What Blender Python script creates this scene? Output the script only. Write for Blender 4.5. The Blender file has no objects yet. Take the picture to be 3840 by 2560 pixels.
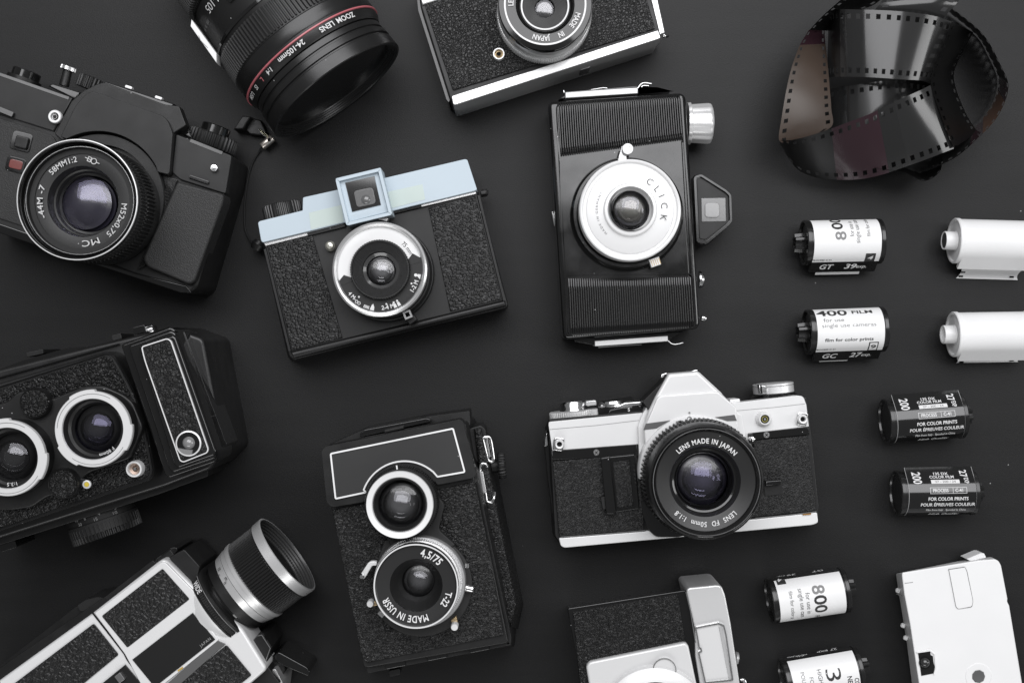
import bpy, bmesh, math, random
from mathutils import Vector, Matrix
random.seed(7)
sc = bpy.context.scene
R = math.radians
H = 700.0      # camera height over the table, mm
F = 4750.0     # focal length in photograph pixels (3840 wide)
CX, CY = 1920.0, 1280.0
S = 0.001

# ---------------------------------------------------------------- camera, world, light
cd = bpy.data.cameras.new('camera'); cam = bpy.data.objects.new('camera', cd)
sc.collection.objects.link(cam)
cam.location = (0, 0, H*S); cam.rotation_euler = (0, 0, 0)
cd.sensor_width = 36.0; cd.sensor_fit = 'HORIZONTAL'; cd.lens = F/3840.0*36.0
cd.clip_start = 0.02; cd.clip_end = 20
sc.camera = cam
w = bpy.data.worlds.new('World'); sc.world = w; w.use_nodes = True
w.node_tree.nodes['Background'].inputs[0].default_value = (0.97, 0.98, 1.0, 1)
w.node_tree.nodes['Background'].inputs[1].default_value = 0.17
def area(name, loc, target, sx, sy, power, col=(1,1,1)):
    l = bpy.data.lights.new(name, 'AREA'); l.shape = 'RECTANGLE'; l.size = sx; l.size_y = sy
    l.energy = power; l.color = col
    o = bpy.data.objects.new(name, l); sc.collection.objects.link(o); o.location = loc
    o.rotation_euler = (Vector(target)-Vector(loc)).to_track_quat('-Z', 'Y').to_euler()
    return o
area('window_light', (0.10, 0.98, 1.50), (0.05, 0.55, 0.0), 2.0, 1.5, 42, (0.98, 0.98, 1.0))
area('side_light', (1.9, 0.0, 1.1), (0, 0, 0), 0.6, 1.0, 9, (1.0, 1.0, 1.0))
area('low_fill', (-0.2, -1.7, 1.2), (0, 0, 0), 1.4, .5, 9, (1.0, 1.0, 1.0))
vs = sc.view_settings
vs.view_transform = 'Standard'; vs.look = 'None'; vs.exposure = 0; vs.gamma = 1
vs.use_curve_mapping = False
sc.cycles.use_denoising = True
sc.cycles.max_bounces = 10; sc.cycles.transparent_max_bounces = 16
sc.cycles.caustics_reflective = False; sc.cycles.caustics_refractive = False

# ---------------------------------------------------------------- materials
MATS = {}
def nd(nt, t, **k):
    n = nt.nodes.new(t)
    for a, b in k.items(): setattr(n, a, b)
    return n
def mat(name, col, rough=0.5, metal=0.0, spec=0.5, coat=0.0, grain=0.0, gscale=4.0, dust=0.0, var=0.0, rvar=0.0):
    """plain surface; grain = fine bump in mm, dust = share of tiny pale specks, var = tone mottling"""
    if name in MATS: return MATS[name]
    m = bpy.data.materials.new(name); m.use_nodes = True; nt = m.node_tree
    b = nt.nodes['Principled BSDF']
    b.inputs['Base Color'].default_value = (*col, 1); b.inputs['Roughness'].default_value = rough
    b.inputs['Metallic'].default_value = metal; b.inputs['Specular IOR Level'].default_value = spec
    b.inputs['Coat Weight'].default_value = coat; b.inputs['Coat Roughness'].default_value = 0.06
    tc = nd(nt, 'ShaderNodeTexCoord')
    if grain:
        n = nd(nt, 'ShaderNodeTexNoise'); n.inputs['Scale'].default_value = 1000.0/gscale*4; n.inputs['Detail'].default_value = 3
        nt.links.new(tc.outputs['Object'], n.inputs['Vector'])
        bp = nd(nt, 'ShaderNodeBump'); bp.inputs['Distance'].default_value = grain*S; bp.inputs['Strength'].default_value = 1
        nt.links.new(n.outputs[0], bp.inputs['Height']); nt.links.new(bp.outputs[0], b.inputs['Normal'])
    cur = None
    if var:
        n = nd(nt, 'ShaderNodeTexNoise'); n.inputs['Scale'].default_value = 55; n.inputs['Detail'].default_value = 4
        nt.links.new(tc.outputs['Object'], n.inputs['Vector'])
        mx = nd(nt, 'ShaderNodeMix', data_type='RGBA')
        mx.inputs[6].default_value = tuple(c*(1-var) for c in col)+(1,); mx.inputs[7].default_value = tuple(min(1, c*(1+var)) for c in col)+(1,)
        nt.links.new(n.outputs[0], mx.inputs[0]); cur = mx.outputs[2]
    if rvar:
        n = nd(nt, 'ShaderNodeTexNoise'); n.inputs['Scale'].default_value = 90; n.inputs['Detail'].default_value = 5
        nt.links.new(tc.outputs['Object'], n.inputs['Vector'])
        mr = nd(nt, 'ShaderNodeMapRange'); mr.inputs[3].default_value = max(.02, rough-rvar); mr.inputs[4].default_value = rough+rvar
        mr.inputs[1].default_value = .3; mr.inputs[2].default_value = .7
        nt.links.new(n.outputs[0], mr.inputs[0]); nt.links.new(mr.outputs[0], b.inputs['Roughness'])
    if dust:
        v = nd(nt, 'ShaderNodeTexVoronoi'); v.inputs['Scale'].default_value = 330
        nt.links.new(tc.outputs['Object'], v.inputs['Vector'])
        n2 = nd(nt, 'ShaderNodeTexWhiteNoise'); nt.links.new(v.outputs['Color'], n2.inputs[0])
        lt = nd(nt, 'ShaderNodeMath', operation='LESS_THAN'); lt.inputs[1].default_value = 0.085
        nt.links.new(v.outputs['Distance'], lt.inputs[0])
        l2 = nd(nt, 'ShaderNodeMath', operation='LESS_THAN'); l2.inputs[1].default_value = dust
        nt.links.new(n2.outputs[0], l2.inputs[0])
        mu = nd(nt, 'ShaderNodeMath', operation='MULTIPLY'); nt.links.new(lt.outputs[0], mu.inputs[0]); nt.links.new(l2.outputs[0], mu.inputs[1])
        mx = nd(nt, 'ShaderNodeMix', data_type='RGBA'); mx.inputs[6].default_value = (*col, 1); mx.inputs[7].default_value = (.45, .45, .45, 1)
        if cur: nt.links.new(cur, mx.inputs[6])
        nt.links.new(mu.outputs[0], mx.inputs[0]); cur = mx.outputs[2]
    if cur: nt.links.new(cur, b.inputs['Base Color'])
    MATS[name] = m
    return m
def leather(name, kind, cell, depth, ang=0, stretch=1.0, rough=0.38, col=(0.011,)*3, spec=0.42):
    """cell = grain size in mm; kind wrinkle or pebble"""
    if name in MATS: return MATS[name]
    m = bpy.data.materials.new(name); m.use_nodes = True; nt = m.node_tree
    b = nt.nodes['Principled BSDF']; b.inputs['Base Color'].default_value = (*col, 1)
    b.inputs['Roughness'].default_value = rough; b.inputs['Specular IOR Level'].default_value = spec
    tc = nd(nt, 'ShaderNodeTexCoord'); mp = nd(nt, 'ShaderNodeMapping')
    r0 = nd(nt, 'ShaderNodeMapping'); r0.inputs['Rotation'].default_value[2] = R(-ang)
    nt.links.new(tc.outputs['Object'], r0.inputs[0]); nt.links.new(r0.outputs[0], mp.inputs[0])
    depth *= (1.35 if kind == 'wrinkle' else 1.3)
    mp.inputs['Scale'].default_value = (1000/cell/stretch, 1000/cell, 1000/cell)
    ns = nd(nt, 'ShaderNodeTexNoise'); ns.inputs['Scale'].default_value = 0.9; ns.inputs['Detail'].default_value = 2
    nt.links.new(mp.outputs[0], ns.inputs['Vector'])
    vm = nd(nt, 'ShaderNodeVectorMath', operation='MULTIPLY_ADD'); vm.inputs[1].default_value = (1.1,)*3
    vm.inputs[1].default_value = ((1.1 if kind == 'wrinkle' else .45),)*3
    nt.links.new(ns.outputs['Color'], vm.inputs[0]); nt.links.new(mp.outputs[0], vm.inputs[2])
    v = nd(nt, 'ShaderNodeTexVoronoi'); v.inputs['Scale'].default_value = 1.0
    if kind == 'wrinkle':
        v.feature = 'DISTANCE_TO_EDGE'; nt.links.new(vm.outputs[0], v.inputs['Vector'])
        mr = nd(nt, 'ShaderNodeMapRange', interpolation_type='SMOOTHSTEP'); mr.inputs[1].default_value = 0; mr.inputs[2].default_value = .30
    else:
        v.feature = 'SMOOTH_F1'; v.inputs['Smoothness'].default_value = .12; nt.links.new(vm.outputs[0], v.inputs['Vector'])
        mr = nd(nt, 'ShaderNodeMapRange', interpolation_type='SMOOTHSTEP'); mr.inputs[1].default_value = .74; mr.inputs[2].default_value = .15
    nt.links.new(v.outputs['Distance'], mr.inputs[0])
    n3 = nd(nt, 'ShaderNodeTexNoise'); n3.inputs['Scale'].default_value = .45; n3.inputs['Detail'].default_value = 4
    nt.links.new(mp.outputs[0], n3.inputs['Vector'])
    ad = nd(nt, 'ShaderNodeMath', operation='MULTIPLY_ADD'); ad.inputs[1].default_value = (.35 if kind == 'wrinkle' else .12)
    nt.links.new(n3.outputs[0], ad.inputs[0]); nt.links.new(mr.outputs[0], ad.inputs[2])
    bp = nd(nt, 'ShaderNodeBump'); bp.inputs['Distance'].default_value = depth*S; bp.inputs['Strength'].default_value = 1
    nt.links.new(ad.outputs[0], bp.inputs['Height']); nt.links.new(bp.outputs[0], b.inputs['Normal'])
    MATS[name] = m
    return m
def glassmat(name, tint, blend=1.45, rough=0.015, body=(1, 1, 1)):
    """coated glass: clear, with a tinted mirror reflection that grows at the rim"""
    if name in MATS: return MATS[name]
    m = bpy.data.materials.new(name); m.use_nodes = True; nt = m.node_tree
    for n in list(nt.nodes): nt.nodes.remove(n)
    out = nd(nt, 'ShaderNodeOutputMaterial'); mx = nd(nt, 'ShaderNodeMixShader')
    fr = nd(nt, 'ShaderNodeFresnel'); fr.inputs[0].default_value = blend
    t = nd(nt, 'ShaderNodeBsdfTransparent'); t.inputs[0].default_value = (*body, 1)
    g = nd(nt, 'ShaderNodeBsdfGlossy'); g.inputs[0].default_value = (*tint, 1); g.inputs['Roughness'].default_value = rough
    nt.links.new(fr.outputs[0], mx.inputs[0]); nt.links.new(t.outputs[0], mx.inputs[1]); nt.links.new(g.outputs[0], mx.inputs[2])
    nt.links.new(mx.outputs[0], out.inputs[0]); MATS[name] = m
    return m
def hazepaint(tint):
    m = mat('painted_haze_'+tint, {'purple': (.040, .037, .055), 'grey': (.095, .095, .098), 'amber': (.09, .088, .075)}[tint], .24, spec=.9, var=.75, coat=.35, rvar=.12)  # opaque base tone paints in the hazy reflections of the lens glass
    return m
K = lambda g: (g, g, g)
black = mat('black_plastic', K(.012), .34, spec=.5, grain=.012, gscale=1.2, dust=.05, rvar=.08)
satin = mat('black_satin', K(.010), .42, spec=.42, grain=.02, gscale=1.0, dust=.05, rvar=.08)
matte = mat('black_matte', K(.012), .62, grain=.03, gscale=.8)
gloss = mat('black_gloss', K(.008), .10, coat=.3, rvar=.05, dust=.04)
deep = mat('inner_black', K(.004), .75, spec=.25)
face = mat('face_black', K(.016), .44, spec=.38, grain=.01, gscale=1.5, dust=.04, rvar=.06)
namering = mat('name_ring_black', K(.016), .40, dust=.10)
chrome = mat('chrome', K(.82), .16, metal=1, rvar=.06)
satchrome = mat('satin_chrome', K(.80), .38, metal=.55, grain=.015, gscale=.7, rvar=.05)
silver = mat('silver_paint', K(.80), .42, metal=.25, grain=.012, gscale=.7, var=.03)
alu = mat('brushed_aluminium', K(.74), .30, metal=.75, grain=.01, gscale=.6)
white = mat('white_plastic', K(.80), .38, dust=0.0, var=.035, grain=.02, gscale=2.5)
whitepaint = mat('white_paint', K(.82), .5)
ink = mat('white_ink', K(.72), .55)
greyink = mat('grey_ink', K(.22), .6)
darkink = mat('black_ink', K(.03), .5)
steel = mat('dull_steel', K(.35), .35, metal=.9)
brass = mat('worn_brass', (.55, .42, .25), .35, metal=.8)

# ---------------------------------------------------------------- geometry helpers
def world(px, py, z):
    k = (H-z)/F
    return Vector(((px-CX)*k, -(py-CY)*k, z))*S
def setprops(o, label, cat, group=None):
    o['label'] = label; o['category'] = cat
    if group: o['group'] = group
def link(name, verts, faces, m, parent, smooth=38):
    me = bpy.data.meshes.new(name); me.from_pydata([tuple(v) for v in verts], [], faces); me.update()
    mats = m if isinstance(m, (list, tuple)) else [m]
    for x in mats: me.materials.append(x)
    if smooth:
        for p in me.polygons: p.use_smooth = True
        me.set_sharp_from_angle(angle=R(smooth))
    o = bpy.data.objects.new(name, me); sc.collection.objects.link(o); o.parent = parent
    return o
def rect(cx, cy, wd, ht, ang=0):
    a = R(ang); ex = (math.cos(a), -math.sin(a)); ey = (-math.sin(a), -math.cos(a))
    return [(cx+x*wd/2*ex[0]+y*ht/2*ey[0], cy+x*wd/2*ex[1]+y*ht/2*ey[1]) for x, y in ((-1, 1), (1, 1), (1, -1), (-1, -1))]
def roundp(pts, r, n=5):
    out = []; N = len(pts)
    for i in range(N):
        rr = r[i] if isinstance(r, (list, tuple)) else r
        p = Vector(pts[i][:2]); a = Vector(pts[i-1][:2]); b = Vector(pts[(i+1) % N][:2])
        if rr <= 0: out.append(tuple(p)); continue
        da = (a-p); db = (b-p); la, lb = da.length, db.length; da.normalize(); db.normalize()
        d = min(rr, la*.48, lb*.48); s = p+da*d; e = p+db*d
        for k in range(n+1):
            t = k/n; q = s*(1-t)**2+p*2*t*(1-t)+e*t*t; out.append(tuple(q))
    return out
def arc(cx, cy, r, a0, a1, n=24):
    return [(cx+r*math.cos(R(a0+(a1-a0)*i/n)), cy-r*math.sin(R(a0+(a1-a0)*i/n))) for i in range(n+1)]
def spline(pts, n=8):
    out = []; N = len(pts)
    V = [Vector(p) for p in pts]
    for i in range(N-1):
        p0 = V[max(i-1, 0)]; p1 = V[i]; p2 = V[i+1]; p3 = V[min(i+2, N-1)]
        for k in range(n):
            t = k/n
            out.append(.5*((2*p1)+(p2-p0)*t+(2*p0-5*p1+4*p2-p3)*t*t+(-p0+3*p1-3*p2+p3)*t**3))
    out.append(V[-1]); return out
_tc = {}
def refine(v, f, step=.22):
    bm = bmesh.new(); bv = [bm.verts.new((x, y, 0)) for x, y in v]
    for q in f:
        try: bm.faces.new([bv[i] for i in q])
        except ValueError: pass
    for ax in (0, 1):
        lo = min(p[ax] for p in v); hi = max(p[ax] for p in v); k = math.floor(lo/step)+1
        no = (1, 0, 0) if ax == 0 else (0, 1, 0)
        while k*step < hi:
            bmesh.ops.bisect_plane(bm, geom=bm.verts[:]+bm.edges[:]+bm.faces[:], plane_co=(k*step*no[0], k*step*no[1], 0), plane_no=no, dist=1e-5); k += 1
    bm.verts.index_update(); vv = [(q.co.x, q.co.y) for q in bm.verts]; ff = [tuple(q.index for q in p.verts) for p in bm.faces]; bm.free()
    return vv, ff
def glyphs(s, bold=0.0, shear=0.0, spacing=1.0):
    bold = min(bold, .02)
    key = (s, bold, shear, spacing)
    if key in _tc: return _tc[key]
    def mk(t, b, sh):
        c = bpy.data.curves.new('t', 'FONT'); c.body = t; c.size = 1; c.resolution_u = 3; c.offset = b
        c.shear = sh; c.space_character = spacing; c.fill_mode = 'FRONT'; c.align_x = 'CENTER'
        o = bpy.data.objects.new('t', c); sc.collection.objects.link(o)
        dg = bpy.context.evaluated_depsgraph_get(); me = bpy.data.meshes.new_from_object(o.evaluated_get(dg))
        vs_ = [(v.co.x, v.co.y) for v in me.vertices]; fs = [tuple(p.vertices) for p in me.polygons]
        bpy.data.objects.remove(o); bpy.data.meshes.remove(me); bpy.data.curves.remove(c)
        return vs_, fs
    if 'cap' not in _tc:
        v, f = mk('H', 0, 0); _tc['cap'] = max(p[1] for p in v)
    cap = _tc['cap']; v, f = mk(s, bold, shear)
    v = [(x/cap, y/cap-.5) for x, y in v]
    if len(s) <= 4 and len(v) < 400: v, f = refine(v, f)
    _tc[key] = (v, f); return _tc[key]
class Thing:
    def __init__(s, name, label, cat, ox, oy, sc_, base, group=None):
        s.ox, s.oy, s.s = ox, oy, sc_
        e = bpy.data.objects.new(name, None); sc.collection.objects.link(e); e.empty_display_size = .01
        s.org = world(ox+base[0]/sc_, oy+base[1]/sc_, 0); e.location = s.org
        setprops(e, label, cat, group); s.e = e
    def p(s, u, v, z): return world(s.ox+u/s.s, s.oy+v/s.s, z)-s.org
    def L(s, d, z): return d/s.s*(H-z)/F*S
    def prism(s, name, pts, z0, z1, m, parent=None, bev=.4, seg=3, bot=None, smooth=38):
        top = [s.p(u, v, z1) for u, v in pts]
        low = [Vector((q.x, q.y, z0*S)) for q in top] if bot is None else [s.p(u, v, z0) for u, v in bot]
        bm = bmesh.new(); tv = [bm.verts.new(q) for q in top]; lv = [bm.verts.new(q) for q in low]; N = len(tv)
        area2 = sum(top[i].x*top[(i+1) % N].y-top[(i+1) % N].x*top[i].y for i in range(N))
        if area2 < 0: tv.reverse(); lv.reverse()
        bm.faces.new(tv); bm.faces.new(list(reversed(lv)))
        for i in range(N): bm.faces.new((tv[i-1], lv[i-1], lv[i], tv[i]))
        bm.normal_update()
        if bev:
            ts = set(tv); ed = [e for e in bm.edges if e.verts[0] in ts and e.verts[1] in ts]
            bmesh.ops.bevel(bm, geom=ed, offset=bev*S, segments=seg, affect='EDGES', profile=.5, clamp_overlap=True)
        me = bpy.data.meshes.new(name); bm.to_mesh(me); bm.free(); me.materials.append(m)
        for q in me.polygons: q.use_smooth = True
        me.set_sharp_from_angle(angle=R(smooth))
        o = bpy.data.objects.new(name, me); sc.collection.objects.link(o); o.parent = parent or s.e
        if bev:
            wn_ = o.modifiers.new('normals', 'WEIGHTED_NORMAL'); wn_.keep_sharp = True; wn_.weight = 100
        return o
    def box(s, name, cx, cy, wd, ht, ang, z0, z1, m, parent=None, r=0, bev=.3, seg=2):
        q = rect(cx, cy, wd, ht, ang)
        if r: q = roundp(q, r)
        return s.prism(name, q, z0, z1, m, parent, bev, seg)
    def stroke(s, name, pts, wd, z0, z1, m, parent=None, closed=True):
        """raised line of width wd (crop px) along a polyline"""
        P = [Vector(q) for q in pts]; N = len(P); inn = []; out = []
        for i in range(N):
            a = P[i-1] if (closed or i) else P[i]; b = P[(i+1) % N] if (closed or i < N-1) else P[i]
            d1 = (P[i]-a); d2 = (b-P[i])
            if d1.length < 1e-6: d1 = d2
            if d2.length < 1e-6: d2 = d1
            d1.normalize(); d2.normalize(); t = (d1+d2)
            if t.length < 1e-4: t = d1
            t.normalize(); n = Vector((-t.y, t.x)); k = 1/max(.4, abs(n.dot(Vector((-d1.y, d1.x)))))
            inn.append(P[i]-n*wd/2*k); out.append(P[i]+n*wd/2*k)
        V = []; Fc = []
        for i in range(N):
            A = s.p(*inn[i], z1); B = s.p(*out[i], z1)
            V += [A, B, Vector((A.x, A.y, z0*S)), Vector((B.x, B.y, z0*S))]
        for i in range(N if closed else N-1):
            a = 4*i; b = 4*((i+1) % N)
            Fc += [(a, b, b+1, a+1), (a, a+2, b+2, b), (a+1, b+1, b+3, a+3)]
        if not closed: Fc += [(0, 1, 3, 2), (4*N-4, 4*N-2, 4*N-1, 4*N-3)]
        o = link(name, V, Fc, m, parent or s.e, 30)
        bm = bmesh.new(); bm.from_mesh(o.data); bmesh.ops.recalc_face_normals(bm, faces=bm.faces); bm.to_mesh(o.data); bm.free()
        return o
    def lathe(s, name, cx, cy, zr, prof, m, parent=None, seg=96, teeth=None, smooth=30, a=None):
        """vertical axis. prof = [(r crop px at zr, z mm)] from outside bottom to the middle; teeth = (n, depth px, first, last profile index)"""
        c = s.p(cx, cy, zr); V = []; Fc = []
        if teeth: seg = teeth[0]*4
        a0, a1 = a or (0, 360); full = a is None
        cnt = seg if full else seg+1
        for j in range(cnt):
            th = R(a0+(a1-a0)*j/seg)
            for i, (r, z) in enumerate(prof):
                rr = r
                if teeth and teeth[2] <= i <= teeth[3] and (j % 4) >= 2: rr = r-teeth[1]
                L = s.L(rr, zr); V.append((c.x+L*math.cos(th), c.y+L*math.sin(th), z*S))
        n = len(prof)
        for j in range(seg):
            b = ((j+1) % cnt)*n; q = j*n
            for i in range(n-1):
                if prof[i][0] <= 1e-6 and prof[i+1][0] <= 1e-6: continue
                Fc.append((q+i, b+i, b+i+1, q+i+1))
        o = link(name, V, Fc, m, parent or s.e, smooth)
        return o
    def dome(s, name, cx, cy, zr, r, z, h, m, parent=None, n=14, seg=64):
        """convex glass cap: rim radius r at height z, rising h mm"""
        L = s.L(r, zr)/S; Rr = (L*L+h*h)/(2*h); prof = []
        for i in range(n+1):
            x = L*(1-i/n); prof.append((r*(1-i/n), z+h-(Rr-math.sqrt(max(0, Rr*Rr-x*x)))))
        prof[-1] = (0.02, z+h)
        o = s.lathe(name, cx, cy, zr, prof, m, parent, seg, smooth=0)
        for q in o.data.polygons: q.use_smooth = True
        return o
    def optics(s, parent, cx, cy, zr, r, z, tint='purple', iris=.30, h=None, depth=9):
        """front element, inner element and iris inside a barrel hole"""
        g = {'purple': ((.42, .40, .60), (.50, .48, .72), (1, .5, .45)), 'grey': ((.9, .9, .95),)*3, 'amber': ((.8, .8, .9), (.9, .85, .8), (1, .6, .3))}[tint]
        L = s.L(r, zr)/S; h = h or L*.12
        s.dome('front_element', cx, cy, zr, r, z, h, glassmat('coated_glass_'+tint, g[0], 1.5), parent)
        s.dome('inner_element', cx, cy, zr, r*.80, z-depth*.22, h*1.0, glassmat('inner_glass_'+tint, g[1], 1.6), parent)
        s.dome('rear_element', cx, cy, zr, r*.95, z-depth*.32, L*.15, hazepaint(tint), parent)
        s.lathe('iris', cx, cy, zr, [(r*1.02, z-depth), (r*1.0, z-depth+.2), (r*iris, z-depth+.3), (r*iris, z-depth-2), (.02, z-depth-2)],
                mat('iris_'+tint, {'purple': (.035, .032, .055), 'grey': K(.05), 'amber': (.06, .055, .04)}[tint], .4, var=.5), parent, 48)  # violet tint puts the glass's reflected colour into the iris
    def text(s, t, u, v, h, ang=0, z=0, sx=1.0, bold=0.0, shear=0.0, spacing=1.0):
        vs_, fs = glyphs(t, bold, shear, spacing); a = R(ang)
        out = []
        for x, y in vs_:
            X = x*h*sx; Y = y*h
            out.append(s.p(u+X*math.cos(a)-Y*math.sin(a), v-X*math.sin(a)-Y*math.cos(a), z))
        return out, fs
    def arct(s, t, cx, cy, zr, rad, angc, h, z, sx=1.0, bold=0.0, inward=False, spacing=1.0, shear=0.0):
        vs_, fs = glyphs(t, bold, shear, spacing); c = s.p(cx, cy, zr); out = []
        for x, y in vs_:
            X = x*h*sx/rad; Y = y*h
            th = R(angc)+(X if inward else -X); rr = s.L(rad-Y if inward else rad+Y, zr)
            out.append(Vector((c.x+rr*math.cos(th), c.y+rr*math.sin(th), z*S)))
        return out, fs
    def letters(s, items, m, parent=None, name='lettering', split=True):
        if split and len(items) > 1:
            for q in items: o = s.letters([q], m, parent, name)
            return o
        V = []; Fc = []
        for v, f in items:
            n = len(V); V += v; Fc += [tuple(i+n for i in q) for q in f]
        return link(name, V, Fc, m, parent or s.e, 0)
    def tube(s, name, A, B, prof, m, parent=None, teeth=0, amp=.1, seg=64, phi=(0, 360), caps=True, raw=False, smooth=35):
        """solid of revolution between points A and B (crop u, v, z mm, or local metres when raw). prof = [(0..1 along, radius mm)]"""
        a = Vector(A) if raw else s.p(*A); b = Vector(B) if raw else s.p(*B); d = b-a; Ln = d.length; d.normalize()
        up = Vector((0, 0, 1)); 
        if abs(d.z) > .95: up = Vector((0, 1, 0))
        e1 = d.cross(up); e1.normalize(); e2 = e1.cross(d); e2.normalize()   # e1 sideways, e2 up
        if teeth: seg = teeth*4
        full = abs(phi[1]-phi[0]) >= 359.9; cnt = seg if full else seg+1; n = len(prof); V = []; Fc = []
        for j in range(cnt):
            th = R(phi[0]+(phi[1]-phi[0])*j/seg); k = (1-amp) if (teeth and j % 4 >= 2) else 1
            for t, r in prof:
                V.append(a+d*Ln*t+(e1*math.cos(th)+e2*math.sin(th))*r*k*S)
        for j in range(seg):
            q = j*n; b_ = ((j+1) % cnt)*n
            for i in range(n-1): Fc.append((q+i, q+i+1, b_+i+1, b_+i))
        if caps and full:
            Fc.append(tuple(j*n for j in range(cnt))); Fc.append(tuple(j*n+n-1 for j in reversed(range(cnt))))
        return link(name, V, Fc, m, parent or s.e, smooth)
    def wire(s, name, pts, r, m, parent=None, n=8, sides=8, closed=False):
        """round wire through (u, v, z) points, r mm"""
        P = spline([s.p(*q) for q in pts], n) if n else [s.p(*q) for q in pts]
        V = []; Fc = []; N = len(P)
        for i in range(N):
            t = (P[min(i+1, N-1)]-P[max(i-1, 0)]); t.normalize()
            up = Vector((0, 0, 1)) if abs(t.z) < .9 else Vector((1, 0, 0))
            a = t.cross(up); a.normalize(); b = a.cross(t)
            for k in range(sides):
                th = 2*math.pi*k/sides; V.append(P[i]+(a*math.cos(th)+b*math.sin(th))*r*S)
        for i in range(N-1):
            for k in range(sides):
                k2 = (k+1) % sides; Fc.append((i*sides+k, (i+1)*sides+k, (i+1)*sides+k2, i*sides+k2))
        Fc.append(tuple(range(sides))); Fc.append(tuple((N-1)*sides+k for k in reversed(range(sides))))
        return link(name, V, Fc, m, parent or s.e, 50)
    def ridged(s, name, q, n, z, amp, m, parent=None, sag=None, jn=10):
        """panel TL, TR, BR, BL with n rounded ribs running down it"""
        TL, TR, BR, BL = [Vector(x) for x in q]; V = []; Fc = []; cols = n*6+1
        for j in range(jn+1):
            t = j/jn
            for i in range(cols):
                u = i/(cols-1); top = TL.lerp(TR, u); bot = BL.lerp(BR, u); P = top.lerp(bot, t)
                ph = (i % 6)/6; zz = z+amp*(1-abs(2*ph-1)**4)
                if j == 0 or j == jn or i in (0, cols-1): zz = z-amp*1.2
                V.append(s.p(P.x, P.y, zz))
        for j in range(jn):
            for i in range(cols-1):
                a = j*cols+i; Fc.append((a, a+cols, a+cols+1, a+1))
        return link(name, V, Fc, m, parent or s.e, 60)
# ---------------------------------------------------------------- the table top
def table():
    m = bpy.data.materials.new('table_black'); m.use_nodes = True; nt = m.node_tree; b = nt.nodes['Principled BSDF']
    tc = nd(nt, 'ShaderNodeTexCoord'); mp = nd(nt, 'ShaderNodeMapping'); mp.inputs['Scale'].default_value = (6, 60, 30)
    nt.links.new(tc.outputs['Object'], mp.inputs[0])
    n = nd(nt, 'ShaderNodeTexNoise'); n.inputs['Scale'].default_value = 1.6; n.inputs['Detail'].default_value = 6; n.inputs['Roughness'].default_value = .6
    nt.links.new(mp.outputs[0], n.inputs['Vector'])
    n2 = nd(nt, 'ShaderNodeTexNoise'); n2.inputs['Scale'].default_value = 1500; n2.inputs['Detail'].default_value = 2
    nt.links.new(tc.outputs['Object'], n2.inputs['Vector'])
    mx = nd(nt, 'ShaderNodeMix', data_type='RGBA'); mx.inputs[6].default_value = (.0042, .0042, .0044, 1); mx.inputs[7].default_value = (.0105, .0105, .0107, 1)
    nt.links.new(n.outputs[0], mx.inputs[0])
    v = nd(nt, 'ShaderNodeTexVoronoi'); v.inputs['Scale'].default_value = 85; nt.links.new(tc.outputs['Object'], v.inputs['Vector'])
    wn = nd(nt, 'ShaderNodeTexWhiteNoise'); nt.links.new(v.outputs['Color'], wn.inputs[0])
    a = nd(nt, 'ShaderNodeMath', operation='LESS_THAN'); a.inputs[1].default_value = .028; nt.links.new(v.outputs['Distance'], a.inputs[0])
    c = nd(nt, 'ShaderNodeMath', operation='LESS_THAN'); c.inputs[1].default_value = .22; nt.links.new(wn.outputs[0], c.inputs[0])
    d = nd(nt, 'ShaderNodeMath', operation='MULTIPLY'); nt.links.new(a.outputs[0], d.inputs[0]); nt.links.new(c.outputs[0], d.inputs[1])
    m2 = nd(nt, 'ShaderNodeMix', data_type='RGBA'); m2.inputs[7].default_value = (.28, .28, .28, 1)
    nt.links.new(d.outputs[0], m2.inputs[0]); nt.links.new(mx.outputs[2], m2.inputs[6]); nt.links.new(m2.outputs[2], b.inputs['Base Color'])
    bp = nd(nt, 'ShaderNodeBump'); bp.inputs['Distance'].default_value = .00007; nt.links.new(n2.outputs[0], bp.inputs['Height'])
    nt.links.new(bp.outputs[0], b.inputs['Normal'])
    b.inputs['Roughness'].default_value = .5; b.inputs['Specular IOR Level'].default_value = .30
    o = link('table_top', [Vector(q) for q in ((-1.2, -1, 0), (1.2, -1, 0), (1.2, 1, 0), (-1.2, 1, 0))], [(0, 1, 2, 3)], m, None, 0)
    o['kind'] = 'structure'
table()

# ---------------------------------------------------------------- black reflex camera, left
T = Thing('slr_camera', 'large black reflex camera with moulded grip, front ring marked 58mm 1:2, left edge', 'camera', 0, 200, 1.6677, (700, 850))
ANG = -18.5
UPx, UPy = .317, -.948
sk = leather('fine_skin', 'pebble', .55, .06, ANG, rough=.5, col=K(.022))
T.prism('body', roundp([(-150, 75), (0, 122), (460, 285), (1095, 492), (1455, 640), (1425, 820), (1235, 1470), (1185, 1505), (835, 1385), (0, 1100), (-150, 1050)],
        [0, 0, 0, 10, 30, 20, 50, 20, 20, 0, 0]), 0, 40, satin, bev=2.2, seg=4)
b = T.prism('bottom_plate', [(-150, 1010), (0, 1062), (520, 1240), (850, 1372), (1170, 1450), (1200, 1500), (1130, 1500), (830, 1400), (0, 1125), (-150, 1075)], 2, 40.3, gloss, bev=.8)
T.prism('front_skin', roundp([(-150, 400), (0, 405), (330, 515), (430, 700), (430, 1180), (0, 1035), (-150, 985)], [0, 40, 20, 0, 0, 0, 0]), 38, 41, sk, bev=.5)
T.prism('top_plate', [(-150, 80), (0, 125), (455, 280), (335, 490), (0, 385), (-150, 340)], 38, 41.2, face, bev=.7)
T.stroke('plate_edge', [(-150, 85), (0, 132), (430, 282)], 18, 41, 41.6, gloss, closed=False)
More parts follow.
